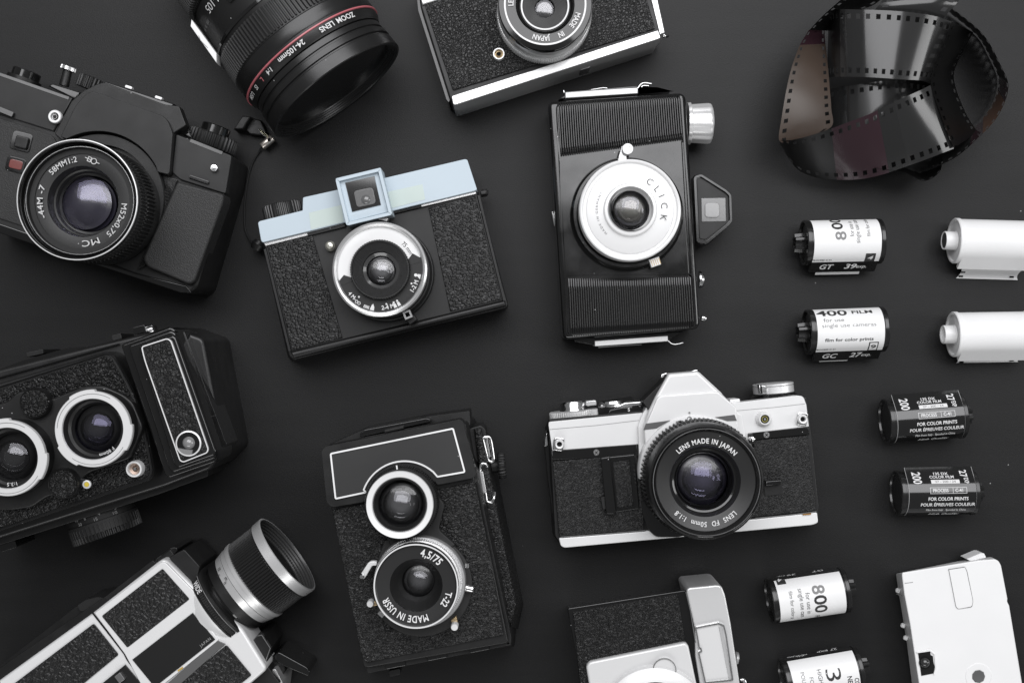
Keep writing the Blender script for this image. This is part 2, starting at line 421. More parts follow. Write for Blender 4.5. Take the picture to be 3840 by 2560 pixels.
pr = roundp([(340, 505), (445, 300), (520, 235), (600, 195), (650, 180), (1030, 320), (1120, 330), (1165, 450), (1085, 500), (1060, 770), (985, 742)]+arc(610, 900, 412, 28, 122, 26),
            [6, 10, 14, 14, 20, 10, 10, 10, 8, 20, 4]+[0]*27, 3)
T.prism('prism_base', pr, 36, 44, satin, bev=.8)
T.prism('prism_housing', roundp([(378, 522), (470, 330), (530, 262), (575, 235), (1020, 392), (1050, 425), (1080, 500), (1058, 760), (985, 742)]+arc(610, 900, 412, 28, 118, 26),
        [6, 20, 20, 20, 24, 16, 16, 20, 4]+[0]*27, 4), 40, 47, face, bev=1.6, seg=4)
T.lathe('lens_mount', 612, 905, 47, [(410, 38), (410, 43.5), (402, 44.3), (340, 44.3)], satin, seg=120)
# grip
T.prism('grip', roundp([(1105, 800), (1400, 880), (1395, 930), (1215, 1430), (1180, 1448), (915, 1335), (890, 1280)], [20, 20, 20, 40, 20, 40, 20]), 30, 46, sk, bev=4, seg=6)
T.prism('grip_edge', roundp([(1050, 775), (1110, 790), (985, 1130), (905, 1330), (860, 1350), (1000, 1000)], 14), 38, 43.5, gloss, bev=1)
T.prism('right_plate', roundp([(1100, 505), (1450, 640), (1410, 880), (1125, 790), (1075, 745)], 14), 36, 42, face, bev=.8)
T.stroke('plate_rim', [(1190, 545), (1390, 625)], 20, 41.9, 42.4, gloss, closed=False)
T.box('strap_slot', 1243, 790, 130, 22, ANG, 41, 43.2, gloss, r=8)
sw = T.lathe('lock_screw', 1338, 718, 44, [(24, 41), (24, 43.4), (21, 44.2), (.02, 44.3)], chrome, seg=32)
T.box('screw_slot', 1338, 718, 44, 4, ANG, 44.2, 44.5, deep, sw, bev=0)
sy = T.lathe('sync_socket', 340, 395, 44, [(42, 41), (42, 43.3), (38, 43.8), (26, 43.8), (24, 42), (14, 42), (14, 43.4), (9, 43.4), (8, 42.3), (.02, 42.3)], silver, seg=48)
T.lathe('socket_core', 340, 395, 44, [(23, 41.8), (15, 42.4), (15, 43.3), (10, 43.5), (.02, 43.5)], matte, sy, seg=32)
bt = T.box('button_frame', 132, 552, 128, 118, -14, 40.5, 41.6, gloss, r=22)
T.box('button', 130, 556, 82, 76, -14, 41, 43.6, satin, bt, r=14, bev=.8)
T.box('window_frame', 96, 697, 120, 92, -14, 40.5, 41.7, gloss, r=20)
T.box('red_window', 98, 695, 84, 56, -14, 41, 41.95, mat('red_glass', (.16, .035, .03), .2, coat=.5, rvar=.05), r=16)
T.box('self_timer_lever', 30, 365, 110, 34, -22, 40.5, 43.5, gloss, r=10)
T.prism('accessory_rail', [(560, 225), (660, 178), (1090, 318), (1050, 345)], 20, 38, gloss, bev=.6)
for q in ((803, 212), (990, 278)):
    T.box('shoe_contact', q[0], q[1], 46, 18, -18, 36, 39.2, silver, r=8)
# top deck
T.tube('rewind_crank', (150, 178, 22), (172, 112, 22), [(0, 7.4), (.92, 7.4), (1, 7)], gloss, seg=48)
T.tube('crank_base', (140, 200, 22), (155, 158, 22), [(0, 9), (1, 9)], satin, seg=48)
sb = T.tube('release_shaft', (400, 205, 24), (423, 110, 24), [(0, 2.6), (1, 2.4)], satin, seg=24)
T.tube('release_button', (423, 110, 24), (432, 84, 24), [(0, 3), (.1, 4.2), (.9, 4.2), (1, 3.9)], chrome, sb, teeth=30, amp=.06)
T.tube('shutter_dial', (545, 222, 22), (572, 150, 22), [(0, 6.4), (.94, 6.4), (1, 6)], satin, teeth=18, amp=.09)
T.prism('deck_step', [(300, 205), (330, 192), (500, 245), (470, 290)], 6, 34, gloss, bev=.6)
dl = T.tube('iso_dial', (1312, 590, 22), (1340, 508, 22), [(0, 13.2), (.1, 13.6), (.9, 13.6), (1, 13)], satin, teeth=36, amp=.05)
T.tube('dial_cap', (1340, 508, 22), (1358, 455, 22), [(0, 7.6), (.9, 7.6), (1, 7.2)], gloss, dl, seg=40)
T.prism('dial_guard', [(1110, 455), (1170, 468), (1205, 535), (1110, 495)], 14, 36, gloss, bev=.5)
# the lens
c = (482, 915, 85)
ln = T.tube('lens', T.p(*c)*1 + Vector((0, 0, -.043)), T.p(*c)+Vector((0, 0, -.031)), [(0, 0)]*0+[(0, 29), (.2, 29.2), (1, 29.2)], satin, raw=True, seg=96)
T.lathe('focus_ring', *c, [(372, 51), (380, 51.6), (380, 66), (372, 66.6), (300, 66.6)], satin, ln, teeth=(90, 12, 0, 3))
T.lathe('aperture_ring', *c, [(372, 70), (378, 70.6), (378, 77.5), (372, 78), (300, 78)], matte, ln, teeth=(110, 6, 0, 3))
T.lathe('filter_rim', *c, [(360, 78), (375, 79), (376, 84.2), (372, 84.8), (364, 84.8), (362, 84), (357, 80), (346, 79.5), (344, 80.6), (336, 80.6), (332, 78), (328, 77.3)], gloss, ln, seg=128)
T.lathe('chrome_edge', *c, [(376.3, 83.2), (379.5, 84.4), (378, 85), (373, 85.1), (371.5, 84.7)], silver, ln, seg=128)
T.lathe('thin_chrome_edge', *c, [(344.5, 80.7), (341, 81.2), (338, 81.2), (337, 80.5)], steel, ln, seg=128)
T.lathe('name_ring', *c, [(330, 77.5), (325, 77.6), (226, 76.6), (222, 75.8), (215, 70), (205, 69.5), (196, 66.5), (182, 66), (178, 62)], namering, ln, seg=128)
T.optics(ln, 500, 925, 72, 176, 66.2, 'purple', .32, depth=7)
Z = 77.85
sx_ = 1.12
it = [T.arct(t, *c, 268, a, h, Z, sx=sx_*w_, bold=.012, spacing=1.08) for t, a, h, w_ in
      (('58MM1:2', 118, 34, .88), ('-44M -7', 181, 36, 1.05), ('MC', -78, 38, 1.25), ('M52x0,75', -28, 34, 1))]
T.letters(it, mat('lens_ink', K(.55), .5), ln)
u, v = 482+262*math.cos(R(69)), 915-262*math.sin(R(69)); q = R(-24)
def rot(x, y): return (u+x*math.cos(q)+y*math.sin(q), v-x*math.sin(q)+y*math.cos(q))
lk = mat('lens_ink', K(.55))
T.stroke('maker_mark', [rot(12+17*math.cos(R(i*20)), 17*math.sin(R(i*20))) for i in range(18)], 5, Z, Z+.1, lk, ln)
T.stroke('maker_mark', [rot(-28, -14), rot(-8, -14), rot(-8, 14), rot(-28, 14)], 5, Z, Z+.12, lk, ln)
T.stroke('maker_mark', [rot(-48, 0), rot(-8, 0)], 5, Z, Z+.09, lk, ln, closed=False)
T.stroke('maker_mark', [rot(30, 0), rot(50, 0)], 5, Z, Z+.09, lk, ln, closed=False)

# ---------------------------------------------------------------- zoom lens lying on its side
T = Thing('zoom_lens', 'thick black zoom lens with thin red ring, lying on its side, no camera', 'camera lens', 600, 0, 2.45, (1250, 500))
FC = T.p(1632, 842, 41); D = Vector((.588, -.809, .02)); D.normalize()
RO = 40.6
mat('sleeve_black', K(.011), .30, rvar=.05, dust=.04)
def zs(a): return a if a < 17 else 17+(a-17)*.90
def zt(name, a, b, prof, m, parent=None, **k):   # a, b in mm behind the front rim; prof radii in mm
    a, b = zs(a), zs(b)
    return T.tube(name, FC-D*a*S, FC-D*b*S, prof, m, parent, raw=True, **k)
lb = zt('barrel', 124, 16.5, [(0, 36), (.12, 37), (.42, 38), (.70, 39.4), (.72, 39.9), (.82, 40.1), (.93, 40.4), (.965, 40.2), (.99, 38.9), (1, 38.6)], satin, seg=128, smooth=25)
zt('zoom_ring', 49, 33.2, [(0, 39.6), (.03, 41), (.97, 41.2), (1, 39.8)], mat('ribbed_rubber', K(.02), .55), lb, teeth=118, amp=.035)
zt('focus_grip', 124, 80, [(0, 38), (.05, 39.5), (.97, 39.8), (1, 38.2)], mat('ribbed_rubber', K(.02)), lb, teeth=110, amp=.035)
zt('step_ring', 78.5, 77, [(0, 38.6), (.5, 39), (1, 38.6)], gloss, lb, caps=False)
zt('step_ring', 54, 51, [(0, 38.5), (.3, 39.9), (.8, 39.9), (1, 38.5)], gloss, lb, caps=False)
zt('front_sleeve', 33, 24.4, [(0, 40.0), (.1, 40.7), (.5, 40.5), (.9, 40.8), (1, 40.5)], mat('sleeve_black', K(.011), .30), lb, caps=False, seg=128)
zt('red_ring', 23.2, 22.0, [(0, 40.4), (.2, 41.0), (.8, 41.0), (1, 40.4)], mat('red_paint', (.46, .13, .15), .32), lb, caps=False, seg=160)
fl = zt('filter', 16.4, 0, [(0, 37.6), (.04, 38.3), (.22, 38.4), (.25, 37.7), (.30, 37.7), (.33, 38.9), (.50, 39.1), (.53, 38.2), (.57, 38.2), (.6, 39.1), (.93, 39.4), (.97, 39.4), (1, 39.0), (.995, 38.0), (.96, 37.8), (.95, 37.2), (.90, 37.1), (.89, 36.5), (.84, 36.4), (.83, 35.8), (.78, 35.7), (.77, 35.0), (.72, 34.8), (.71, 33)], mat('sleeve_black', K(.011), .30), lb, caps=False, seg=160, smooth=28)
T.tube('filter_glass', FC-D*4.9*S, FC-D*4.5*S, [(0, 34.9), (1, 34.9)], mat('filter_glass', K(.006), .16, spec=.6), fl, raw=True, seg=96)
# lettering that follows the barrel
e1 = D.cross(Vector((0, 0, 1))); e1.normalize(); UPV = e1.cross(D); UPV.normalize()
def wrap(t, back, phi, h, r, sx=1.0, bold=.01, flip=False, shear=0, spacing=1.0):
    """phi: degrees from the top of the barrel, positive to the lower left"""
    vs_, fs = glyphs(t, bold, shear, spacing); out = []
    for x, y in vs_:
        X = x*h*sx; Y = y*h
        if flip: X, Y = -Y, X       # text runs along the axis
        ph = R(phi)+X/r
        q = FC-D*zs(back)*S+D*Y*S+(e1*math.sin(ph)+UPV*math.cos(ph))*r*S
        out.append(q)
    return out, fs
zi = mat('lens_print', K(.62), .5)
B0 = 19.2
T.letters([wrap('ZOOM', B0, -37, 2.6, 40.9, 1.0, .03), wrap('LENS', B0, -20.5, 2.6, 40.9, 1.0, .03), wrap('24-105mm', B0, 10, 2.6, 40.9, .98, .02),
           wrap('1:4', B0, 31.5, 2.4, 40.9, 1.0, .02), wrap('IS', B0, 51, 2.4, 40.9, 1), wrap('USM', B0, 63, 2.4, 40.9, 1)], zi, lb)
T.letters([wrap('L', B0, 41.5, 2.4, 40.9, 1, .02)], mat('red_paint', (.6, .07, .10)), lb)
T.letters([wrap('24-105', 70, 38, 4.2, 38.95, .9, .0, spacing=.95)], mat('lens_print', K(.6)), lb)
T.letters([wrap('105  70  50', 66.5, 62, 1.6, 38.95, 1, .0)], greyink, lb)
T.letters([wrap('Hama', 3.2, 87, 4.2, 39.6, .6, .05, spacing=.8)], zi, fl)
def sector(name, a, b, p0, p1, r, th, m, parent, n=16):
    V = []; Fc = []
    for i in range(n+1):
        ph = R(p0+(p1-p0)*i/n); d_ = (e1*math.sin(ph)+UPV*math.cos(ph))
        for aa in (a, b):
            for rr in (r, r+th): V.append(FC-D*zs(aa)*S+d_*rr*S)
    for i in range(n):
        q = 4*i; k = q+4
        Fc += [(q+1, k+1, k+3, q+3), (q, q+2, k+2, k), (q, k, k+1, q+1), (q+2, q+3, k+3, k+2)]
    Fc += [(0, 1, 3, 2), (4*n, 4*n+2, 4*n+3, 4*n+1)]
    o = link(name, V, Fc, m, parent, 40); bm = bmesh.new(); bm.from_mesh(o.data); bmesh.ops.recalc_face_normals(bm, faces=bm.faces); bm.to_mesh(o.data); bm.free(); return o
sp = T.prism('side_tag', [(288, 178), (518, 490), (520, 582), (280, 242)], 48, 57.5, whitepaint, lb, bev=.3)
T.stroke('tag_mark', [(355, 328), (372, 372), (410, 412), (440, 442)], 4, 57.4, 57.7, greyink, lb, closed=False)
wn = sector('distance_window', 79, 62, -14, 26, 38.9, .9, gloss, lb)
sector('scale_strip', 77.5, 66, -11, 23, 39.9, .15, face, wn)
T.letters([wrap('m', 69, 12, 2.0, 40.15, 1, .02)], zi, wn)
T.letters([wrap('ft', 67.5, 16, 1.6, 40.15, 1, .0)], mat('green_print', (.12, .35, .25), .5), wn)

# ---------------------------------------------------------------- strap end beside the lens
T = Thing('neck_strap', 'thin black cord with metal crimp, split ring and clip, just below the zoom lens', 'camera strap', 860, 400, 7.127, (900, 800))
T.wire('cord', [(870, 1080, 3), (780, 1230, 1.3), (620, 1500, 1.0), (500, 1900, 1.0), (430, 2400, 1.0), (400, 2900, 1.0), (430, 3300, 1.2), (560, 3600, 4), (640, 3730, 9)], .5, mat('cord_black', K(.008), .7))
cr = T.tube('crimp', (1150, 830, 5.5), (870, 1070, 5.5), [(0, 2.1), (.05, 2.35), (.95, 2.35), (1, 2.1)], mat('warm_steel', (.72, .66, .60), .3, metal=.9), seg=32)
T.lathe('rivet', 1062, 885, 8, [(46, 7.4), (46, 8.1), (20, 8.2), (18, 7.9), (.02, 7.9)], deep, cr, seg=24)
T.wire('split_ring', [(1040, 810, 7), (920, 740, 8.5), (800, 620, 8), (870, 640, 6.5), (1000, 760, 6), (1040, 810, 6.5)], .28, mat('ring_brass', (.6, .58, .42), .25, metal=1))
T.wire('split_ring', [(1010, 830, 7), (890, 750, 9), (780, 620, 8.4)], .25, steel)
cl = T.prism('clip', [(340, 250), (580, 265), (370, 600), (110, 600)], 0, 11, face, bev=.8)
T.prism('clip_body', [(580, 300), (840, 360), (1000, 700), (800, 765), (560, 740), (420, 640)], 0, 6, satin, bev=.8)

# ---------------------------------------------------------------- silver compact camera at the top
T = Thing('compact_camera', 'silver and black film camera cut by the top edge, lens ring reading MADE IN JAPAN', 'camera', 1500, 0, 2.2189, (1200, 150))
A2 = 17.2
l1 = leather('wrinkle_a', 'wrinkle', 1.5, .34, A2, 1.35, rough=.34)
T.prism('body', roundp([(150, -120), (170, 60), (415, 830), (440, 850), (2160, 320), (2165, 250), (2060, -120)], [0, 10, 16, 10, 14, 6, 0]), 0, 33, satin,
        bev=1.2, bot=None)
T.prism('side_strip', roundp([(128, -120), (150, 90), (385, 830), (405, 855), (425, 820), (190, 60), (165, -120)], [0, 6, 6, 6, 6, 6, 0]), 0, 24, gloss, bev=.8)
T.prism('leather_cover', roundp([(190, -120), (212, 60), (440, 752), (2125, 240), (2020, -120)], [0, 14, 14, 14, 0]), 32, 34.3, l1, bev=.5)
T.prism('bottom_plate', roundp([(428, 800), (2148, 252), (2170, 318), (2140, 330), (470, 872), (442, 872)], [14, 10, 14, 20, 20, 14]), 1, 34.6, alu, bev=1.6, seg=4)
T.prism('side_trim', [(2070, -120), (2120, -120), (2205, 270), (2160, 292), (2090, 0)], 4, 33, alu, bev=.6)
T.wire('strap_lug', [(2180, 285, 22), (2200, 300, 22), (2225, 300, 20)], 1.1, chrome)
T.prism('top_plate', [(130, -140), (160, -40), (185, 42), (520, -60), (560, -140)], 2, 34.8, alu, bev=.8)
T.box('tripod_socket', 1540, 562, 90, 26, A2, 6, 20, chrome, r=12)
c = (1208, 34, 60)
ln = T.lathe('lens', *c, [(402, 33), (402, 40), (392, 41), (392, 47), (398, 48), (398, 54), (390, 55), (385, 56)], alu, seg=128)
T.lathe('knurled_ring', 1208, 34, 60, [(408, 34.5), (408, 42), (400, 42.6), (380, 42.6)], satchrome, ln, teeth=(130, 6, 0, 2))
T.lathe('front_ring', *c, [(390, 54), (389, 58.5), (384, 59.5), (344, 59.8), (342, 59.4)], gloss, ln, seg=128)
T.lathe('white_line', *c, [(343, 59.3), (343, 60), (329, 60), (328, 59)], whitepaint, ln, seg=128)
T.lathe('name_ring', *c, [(328.5, 59.2), (246, 58.6), (240, 58)], mat('name_ring_gloss', K(.02), .16, coat=.2), ln, seg=128)
T.lathe('inner_cone', *c, [(244, 58.4), (238, 59.2), (230, 58.8), (205, 56), (198, 55.5)], gloss, ln, seg=128)
T.lathe('inner_white_line', *c, [(204, 55.7), (203, 56.4), (190, 56.4), (189, 55.6)], whitepaint, ln, seg=96)
pf = [(190, 55.8)]
for i in range(11): pf += [(186-i*9.5, 55.2-i*.32), (184-i*9.5, 54.9-i*.32), (180-i*9.5, 54.9-i*.32)]
pf += [(79, 51), (78, 49)]
T.lathe('ribbed_cone', *c, pf, satin, ln, seg=96, smooth=20)
T.optics(ln, 1205, 52, 57, 77, 51.2, 'grey', .45, depth=5)
it = [T.arct(t, *c, 286, a, 42, 59.5, sx=.82, bold=.035) for t, a in (('MADE', -28, ), ('IN', -62), ('JAPAN', -97))]
it.append(T.arct('LENS', *c, 286, 172, 42, 59.5, sx=.82, bold=.035))
T.letters(it, ink, ln)
sy = T.lathe('sync_socket', 822, 447, 37, [(52, 33), (52, 35.5), (47, 36.8), (38, 36.8), (35, 34.8)], satchrome, seg=48)
T.lathe('socket_core', 822, 447, 37, [(36, 34.9), (26, 35), (25, 36), (17, 36.2), (15, 34.6), (.02, 34.6)], brass, sy, seg=32)
T.lathe('socket_hole', 822, 447, 37, [(15, 34.8), (10, 35.6), (.02, 35.6)], deep, sy, seg=24)
# ---------------------------------------------------------------- black moulded camera with silver CLICK shutter
T = Thing('click_camera', 'glossy black moulded camera with ribbed ends and white disc reading CLICK', 'camera', 2000, 280, 1.479, (500, 760))
bk = mat('moulded_black', K(.008), .13, coat=.35, rvar=.06, dust=.04)
T.prism('body', roundp([(82, 150), (845, 98), (926, 1408), (166, 1470)], [34, 44, 40, 34], 8), 0, 33, bk, bev=5.5, seg=7)
T.prism('front_panel', roundp([(124, 165), (812, 118), (884, 1400), (190, 1450)], [26, 30, 30, 26], 6), 31, 34.6, bk, bev=.8)
T.ridged('ribbed_panel', [(132, 158), (812, 112), (832, 374), (150, 468)], 54, 34.9, .75, bk)
T.ridged('ribbed_panel', [(190, 1118), (876, 1112), (893, 1408), (204, 1452)], 54, 34.9, .75, bk)
T.stroke('rib_border', roundp([(186, 1450), (178, 1108), (884, 1102), (900, 1400)], 30), 7, 34.4, 35.3, bk, closed=False)
T.stroke('edge_bead', [(112, 185), (150, 480), (160, 900), (196, 1430)], 8, 32.5, 34.8, bk, closed=False)
T.stroke('edge_bead', [(822, 130), (862, 700), (893, 1390)], 8, 32.5, 34.8, bk, closed=False)
c = (537, 750, 51)
sh = T.lathe('shutter_base', 524, 768, 42, [(318, 33), (317, 37), (312, 39.5), (300, 41), (286, 41)], bk, seg=128)
sd = mat('disc_white', K(.80), .36, metal=.15, grain=.01, var=.03)
dk = T.lathe('shutter_disc', *c, [(283, 40), (284, 48.5), (281, 50.6), (273, 51), (266, 50.8), (262, 49.8), (258, 49.4), (246, 49.4), (240, 50.2), (234, 50.4), (190, 50.9), (150, 51.6), (146, 52.8), (141, 53.2), (128, 53.4), (124, 52.6), (121, 49), (110, 47.5)], sd, seg=160, smooth=24)
T.optics(dk, 545, 742, 50, 116, 46.6, 'amber', .34, h=4.2, depth=8)
T.lathe('lens_rim', 547, 742, 51, [(121, 49.5), (116, 46.8), (104, 46.8), (100, 46.5)], gloss, dk, seg=96)
T.letters([T.arct(ch, *c, 190, an, 36, 51.6, sx=1.0, bold=-.008) for ch, an in (('C', 55), ('L', 38), ('I', 24), ('C', 7), ('K', -13))], darkink, dk)
T.letters([T.arct('MADE IN GERMANY', *c, 186, 187, 12, 51.3, sx=1.15, spacing=1.5)], greyink, dk)
lv = T.prism('shutter_lever', roundp([(466, 480), (490, 392), (512, 400), (520, 480)], [0, 10, 10, 0]), 42, 45, alu, bev=.5)
T.lathe('lever_knob', 524, 411, 49, [(31, 44), (32, 47.5), (29, 49), (16, 49), (15, 48.6), (.02, 48.6)], silver, lv, teeth=(40, 2, 0, 1))
tb = T.prism('aperture_tab', [(640, 1027), (697, 1008), (709, 1052), (656, 1070)], 38, 42, silver, bev=.3)
for i in range(5):
    x = 651+i*11; T.stroke('tab_groove', [(x, 1028-i*3.2), (x+12, 1062-i*3.2)], 3.5, 41.9, 42.12, brass, tb, closed=False)
wk = T.tube('wind_knob', (852, 272, 17), (985, 272, 17), [(0, 11.2), (.12, 11.4), (.16, 10.4), (.85, 11.0), (.95, 10.7), (1, 10)], satchrome, teeth=14, amp=.035, smooth=50)
T.tube('knob_cap', (975, 272, 17), (988, 272, 17), [(0, 9.6), (1, 9.2)], satchrome, wk, seg=48)
vf = T.prism('viewfinder', roundp([(888, 560), (930, 550), (1078, 640), (1100, 660), (1104, 815), (1085, 840), (965, 945), (905, 935)], 12), 4, 20, bk, bev=1)
T.prism('finder_recess', roundp([(905, 578), (930, 570), (1062, 655), (1082, 672), (1086, 808), (1070, 828), (958, 915), (922, 910)], 8), 18, 20.6, face, vf, bev=.3)
T.stroke('finder_rim', roundp([(896, 570), (930, 558), (1068, 645), (1092, 668), (1097, 812), (1078, 834), (962, 932), (912, 925)], 10), 11, 19, 22, bk, vf)
T.box('finder_pane', 1000, 750, 136, 132, 1, 20, 21.1, mat('finder_glass', K(.14), .12, coat=.5, var=.3), vf, r=6)
T.box('painted_reflection', 992, 752, 80, 82, 0, 21, 21.7, mat('finder_lens', K(.26), .2, coat=.6), vf, r=22, bev=.4)  # raised paler block, its grey paints a reflection in the pane
lg = T.prism('latch_bracket', [(140, 138), (172, 118), (172, 95), (580, 62), (580, 105), (760, 92), (690, 74), (585, 70)], 8, 22, bk, bev=.3)
T.prism('top_clip', [(177, 98), (579, 72), (580, 105), (178, 131)], 10, 27, silver, bev=.4)
T.wire('clip_wire', [(579, 76, 22), (600, 52, 22), (622, 47, 22), (655, 52, 22)], .5, chrome)
T.wire('clip_wire', [(600, 70, 22), (612, 62, 22), (640, 64, 22)], .4, chrome)
T.wire('clip_wire', [(172, 104, 18), (168, 88, 18)], .45, chrome, n=2)
T.wire('clip_wire', [(280, 92, 18), (385, 74, 18), (410, 78, 18)], .4, chrome, n=2)
T.prism('latch_bracket', [(230, 1480), (340, 1500), (750, 1470), (830, 1425), (220, 1465)], 4, 20, bk, bev=.3)
T.prism('bottom_clip', [(341, 1476), (746, 1447), (748, 1478), (342, 1506)], 8, 26, silver, bev=.4)
T.wire('clip_wire', [(748, 1476, 20), (765, 1490, 20), (790, 1494, 20), (830, 1486, 20)], .5, chrome)
T.wire('clip_wire', [(360, 1511, 12), (480, 1502, 12), (600, 1496, 12)], .35, steel, n=2)
T.tube('side_socket', (918, 1136, 18), (942, 1136, 18), [(0, 4.6), (.5, 4.6), (1, 3.8)], chrome, seg=32)
T.tube('cable_pin', (928, 1351, 18), (958, 1351, 18), [(0, 1.3), (.2, 1.7), (.8, 1.7), (1, 1.3)], chrome, seg=24)
T.tube('side_stud', (106, 760, 12), (122, 840, 12), [(0, 1.2), (1, 1.2)], chrome, seg=16)

# ---------------------------------------------------------------- pale blue topped toy camera
T = Thing('toy_camera', 'plastic camera with pale blue top and pebbled black sides, focus ring marked 75 mm', 'camera', 920, 560, 1.9118, (960, 850))
AD = 14.6
blue = mat('pale_blue_plastic', (.49, .57, .63), .45, grain=.015, gscale=1.5, var=.02)
cream = mat('sun_faded_blue', (.60, .72, .66), .42)
peb = leather('pebble_b', 'pebble', 1.4, .36, AD, 1.0, rough=.36)
T.prism('body', roundp([(125, 655), (1660, 300), (1882, 1110), (1875, 1135), (345, 1510), (312, 1480)], [14, 14, 16, 16, 20, 14]), 0, 30, satin, bev=1.2,
        bot=roundp([(118, 660), (1672, 300), (1885, 1115), (1878, 1140), (340, 1522), (305, 1490)], [14, 14, 16, 16, 20, 14]))
T.prism('front_plate', roundp([(142, 690), (1660, 322), (1850, 1085), (330, 1452)], 10), 28, 33.4, face, bev=.6)
T.prism('pebbled_panel', [(155, 690), (480, 612), (696, 1350), (335, 1440)], 32, 34.3, peb, bev=.5)
T.prism('pebbled_panel', [(1312, 418), (1650, 335), (1838, 1075), (1468, 1162)], 32, 34.3, peb, bev=.5)
T.prism('bottom_rail', [(325, 1452), (1858, 1083), (1870, 1120), (345, 1497)], 20, 34.4, satin, bev=1.2)
T.stroke('side_rail', [(140, 715), (318, 1445)], 16, 20, 34.4, satin, closed=False)
T.stroke('side_rail', [(1672, 330), (1858, 1085)], 16, 20, 34.4, satin, closed=False)
T.prism('chrome_strip', [(128, 668), (700, 528), (712, 552), (145, 692)], 33, 35, alu, bev=.3)
T.prism('chrome_strip', [(1050, 440), (1650, 296), (1656, 320), (1058, 462)], 33, 35, alu, bev=.3)
T.prism('black_strip', [(440, 600), (712, 533), (716, 556), (450, 620)], 34, 35.3, satin, bev=.2)
T.prism('black_strip', [(1040, 447), (1260, 393), (1264, 412), (1048, 464)], 34, 35.3, satin, bev=.2)
tc_ = T.prism('top_cover', roundp([(90, 528), (100, 515), (410, 438), (412, 345), (660, 290), (1000, 205), (1575, 70), (1592, 76), (1662, 290), (1640, 300), (125, 668), (112, 655)],
        [6, 14, 5, 12, 0, 0, 12, 14, 14, 8, 6, 14], 5), 4, 37.5, blue, bev=1.6, seg=5)
T.prism('faded_patch', [(455, 455), (690, 398), (705, 520), (470, 575)], 37, 37.62, mat('faded_blue', (.52, .60, .57), .45), tc_, bev=.1)
T.prism('faded_patch', [(1020, 305), (1270, 250), (1290, 360), (1045, 425)], 37, 37.62, mat('faded_blue', (.55, .70, .66), .42), tc_, bev=.1)
vf = T.prism('viewfinder', roundp([(645, 208), (970, 130), (1055, 470), (722, 546)], 10), 30, 47, blue, bev=.8)
T.stroke('finder_rim', roundp([(658, 220), (962, 146), (1040, 460), (734, 534)], 8), 22, 46, 50, blue, vf)
o = T.prism('finder_bezel', [(672, 234), (950, 163), (1025, 448), (745, 520)], 46.5, 47.6, blue, vf, bev=.2)
T.prism('finder_glass', [(715, 240), (925, 192), (972, 398), (765, 448)], 47, 48.2, mat('finder_dark_glass', K(.02), .06, coat=.8, var=.2), vf, bev=.15)
T.box('inner_pane', 856, 345, 140, 120, 12, 48.1, 48.6, mat('finder_inner', K(.09), .22, coat=.6, var=.35), vf, r=26, bev=.2)
T.dome('inner_lens', 866, 362, 48, 36, 48.5, 1.2, mat('finder_inner_lens', K(.12), .12, coat=.8), vf)
T.tube('film_knob', (282, 500, 17), (258, 395, 17), [(0, 10.6), (.9, 10.6), (1, 10.2)], black, teeth=34, amp=.05)
T.lathe('release_button', 606, 692, 38, [(37, 33), (37, 36.5), (34, 37.5), (30, 37.8), (22, 39.2), (.02, 39.8)], mat('pearl_metal', (.66, .65, .58), .3, metal=.7), teeth=(22, 2, 0, 1))
T.wire('strap_lug', [(1690, 305, 16), (1725, 300, 16), (1725, 325, 16), (1690, 330, 16)], 1.0, satin)
T.prism('strap_lug', [(1680, 300), (1728, 292), (1730, 322), (1690, 330)], 10, 20, satin, bev=.5)
T.tube('strap_lug', (75, 720, 9), (110, 660, 9), [(0, 3.2), (.6, 4), (1, 3)], black, seg=24)
c = (963, 860, 52)
T.lathe('lens_board', 1000, 885, 44, [(348, 33), (346, 37), (342, 37.6), (335, 37.8), (328, 41.5), (322, 43), (310, 43)], satin, seg=128)
ln = T.lathe('focus_ring', *c, [(330, 41), (341, 45), (343, 50), (339, 51.8), (326, 52.4), (312, 51.9), (306, 51.2), (303, 50.2)], alu, seg=144)
T.lathe('scale_ring_white', *c, [(304, 50.3), (212, 50.3), (208, 49)], white, ln, seg=120, a=(17, 195))
T.lathe('scale_ring_black', *c, [(304, 50.3), (212, 50.3), (208, 49)], face, ln, seg=120, a=(-165, 17))
def cpt(r, a): return (963+r*math.cos(R(a)), 860-r*math.sin(R(a)))
T.prism('scale_notch', [cpt(303, 16), cpt(303, 10), cpt(211, 8), cpt(211, 18), cpt(262, 26)], 50.2, 50.55, face, ln, bev=0)
T.prism('scale_notch', [cpt(303, 196), cpt(303, 203), cpt(211, 203), cpt(211, 196), cpt(260, 189)], 50.2, 50.55, face, ln, bev=0)
pf = [(216, 49.5), (215, 53.5), (210, 54.2), (200, 54.2)]
for i in range(8): pf += [(198-i*8, 53.6-i*.5), (195-i*8, 53.0-i*.5), (191-i*8, 53.0-i*.5)]
pf += [(132, 49), (124, 48.2)]
T.lathe('lens_barrel', 967, 862, 52, pf, satin, ln, teeth=(72, 3, 0, 2), smooth=25)
T.lathe('lens_bezel', 972, 868, 50, [(132, 49.2), (128, 49.4), (108, 48.6), (104, 48)], mat('bezel_grey', K(.05), .2, coat=.5), ln, seg=96)
T.optics(ln, 972, 872, 49, 106, 48, 'grey', .35, h=3.2, depth=7)
T.letters([T.arct('75 mm', *c, 252, 38, 30, 50.45, sx=.85)], darkink, ln)
it = [T.arct('4 M-', *c, 275, 224, 28, 50.45, inward=True, bold=.04, sx=.9), T.arct('OO', *c, 285, 236, 22, 50.45, inward=True, bold=.03, sx=.9, spacing=.8),
      T.arct('2-4 M', *c, 275, 282, 30, 50.45, inward=True, bold=.04, sx=.9), T.arct('1-2 M', *c, 275, 334, 30, 50.45, inward=True, bold=.04, sx=.9)]
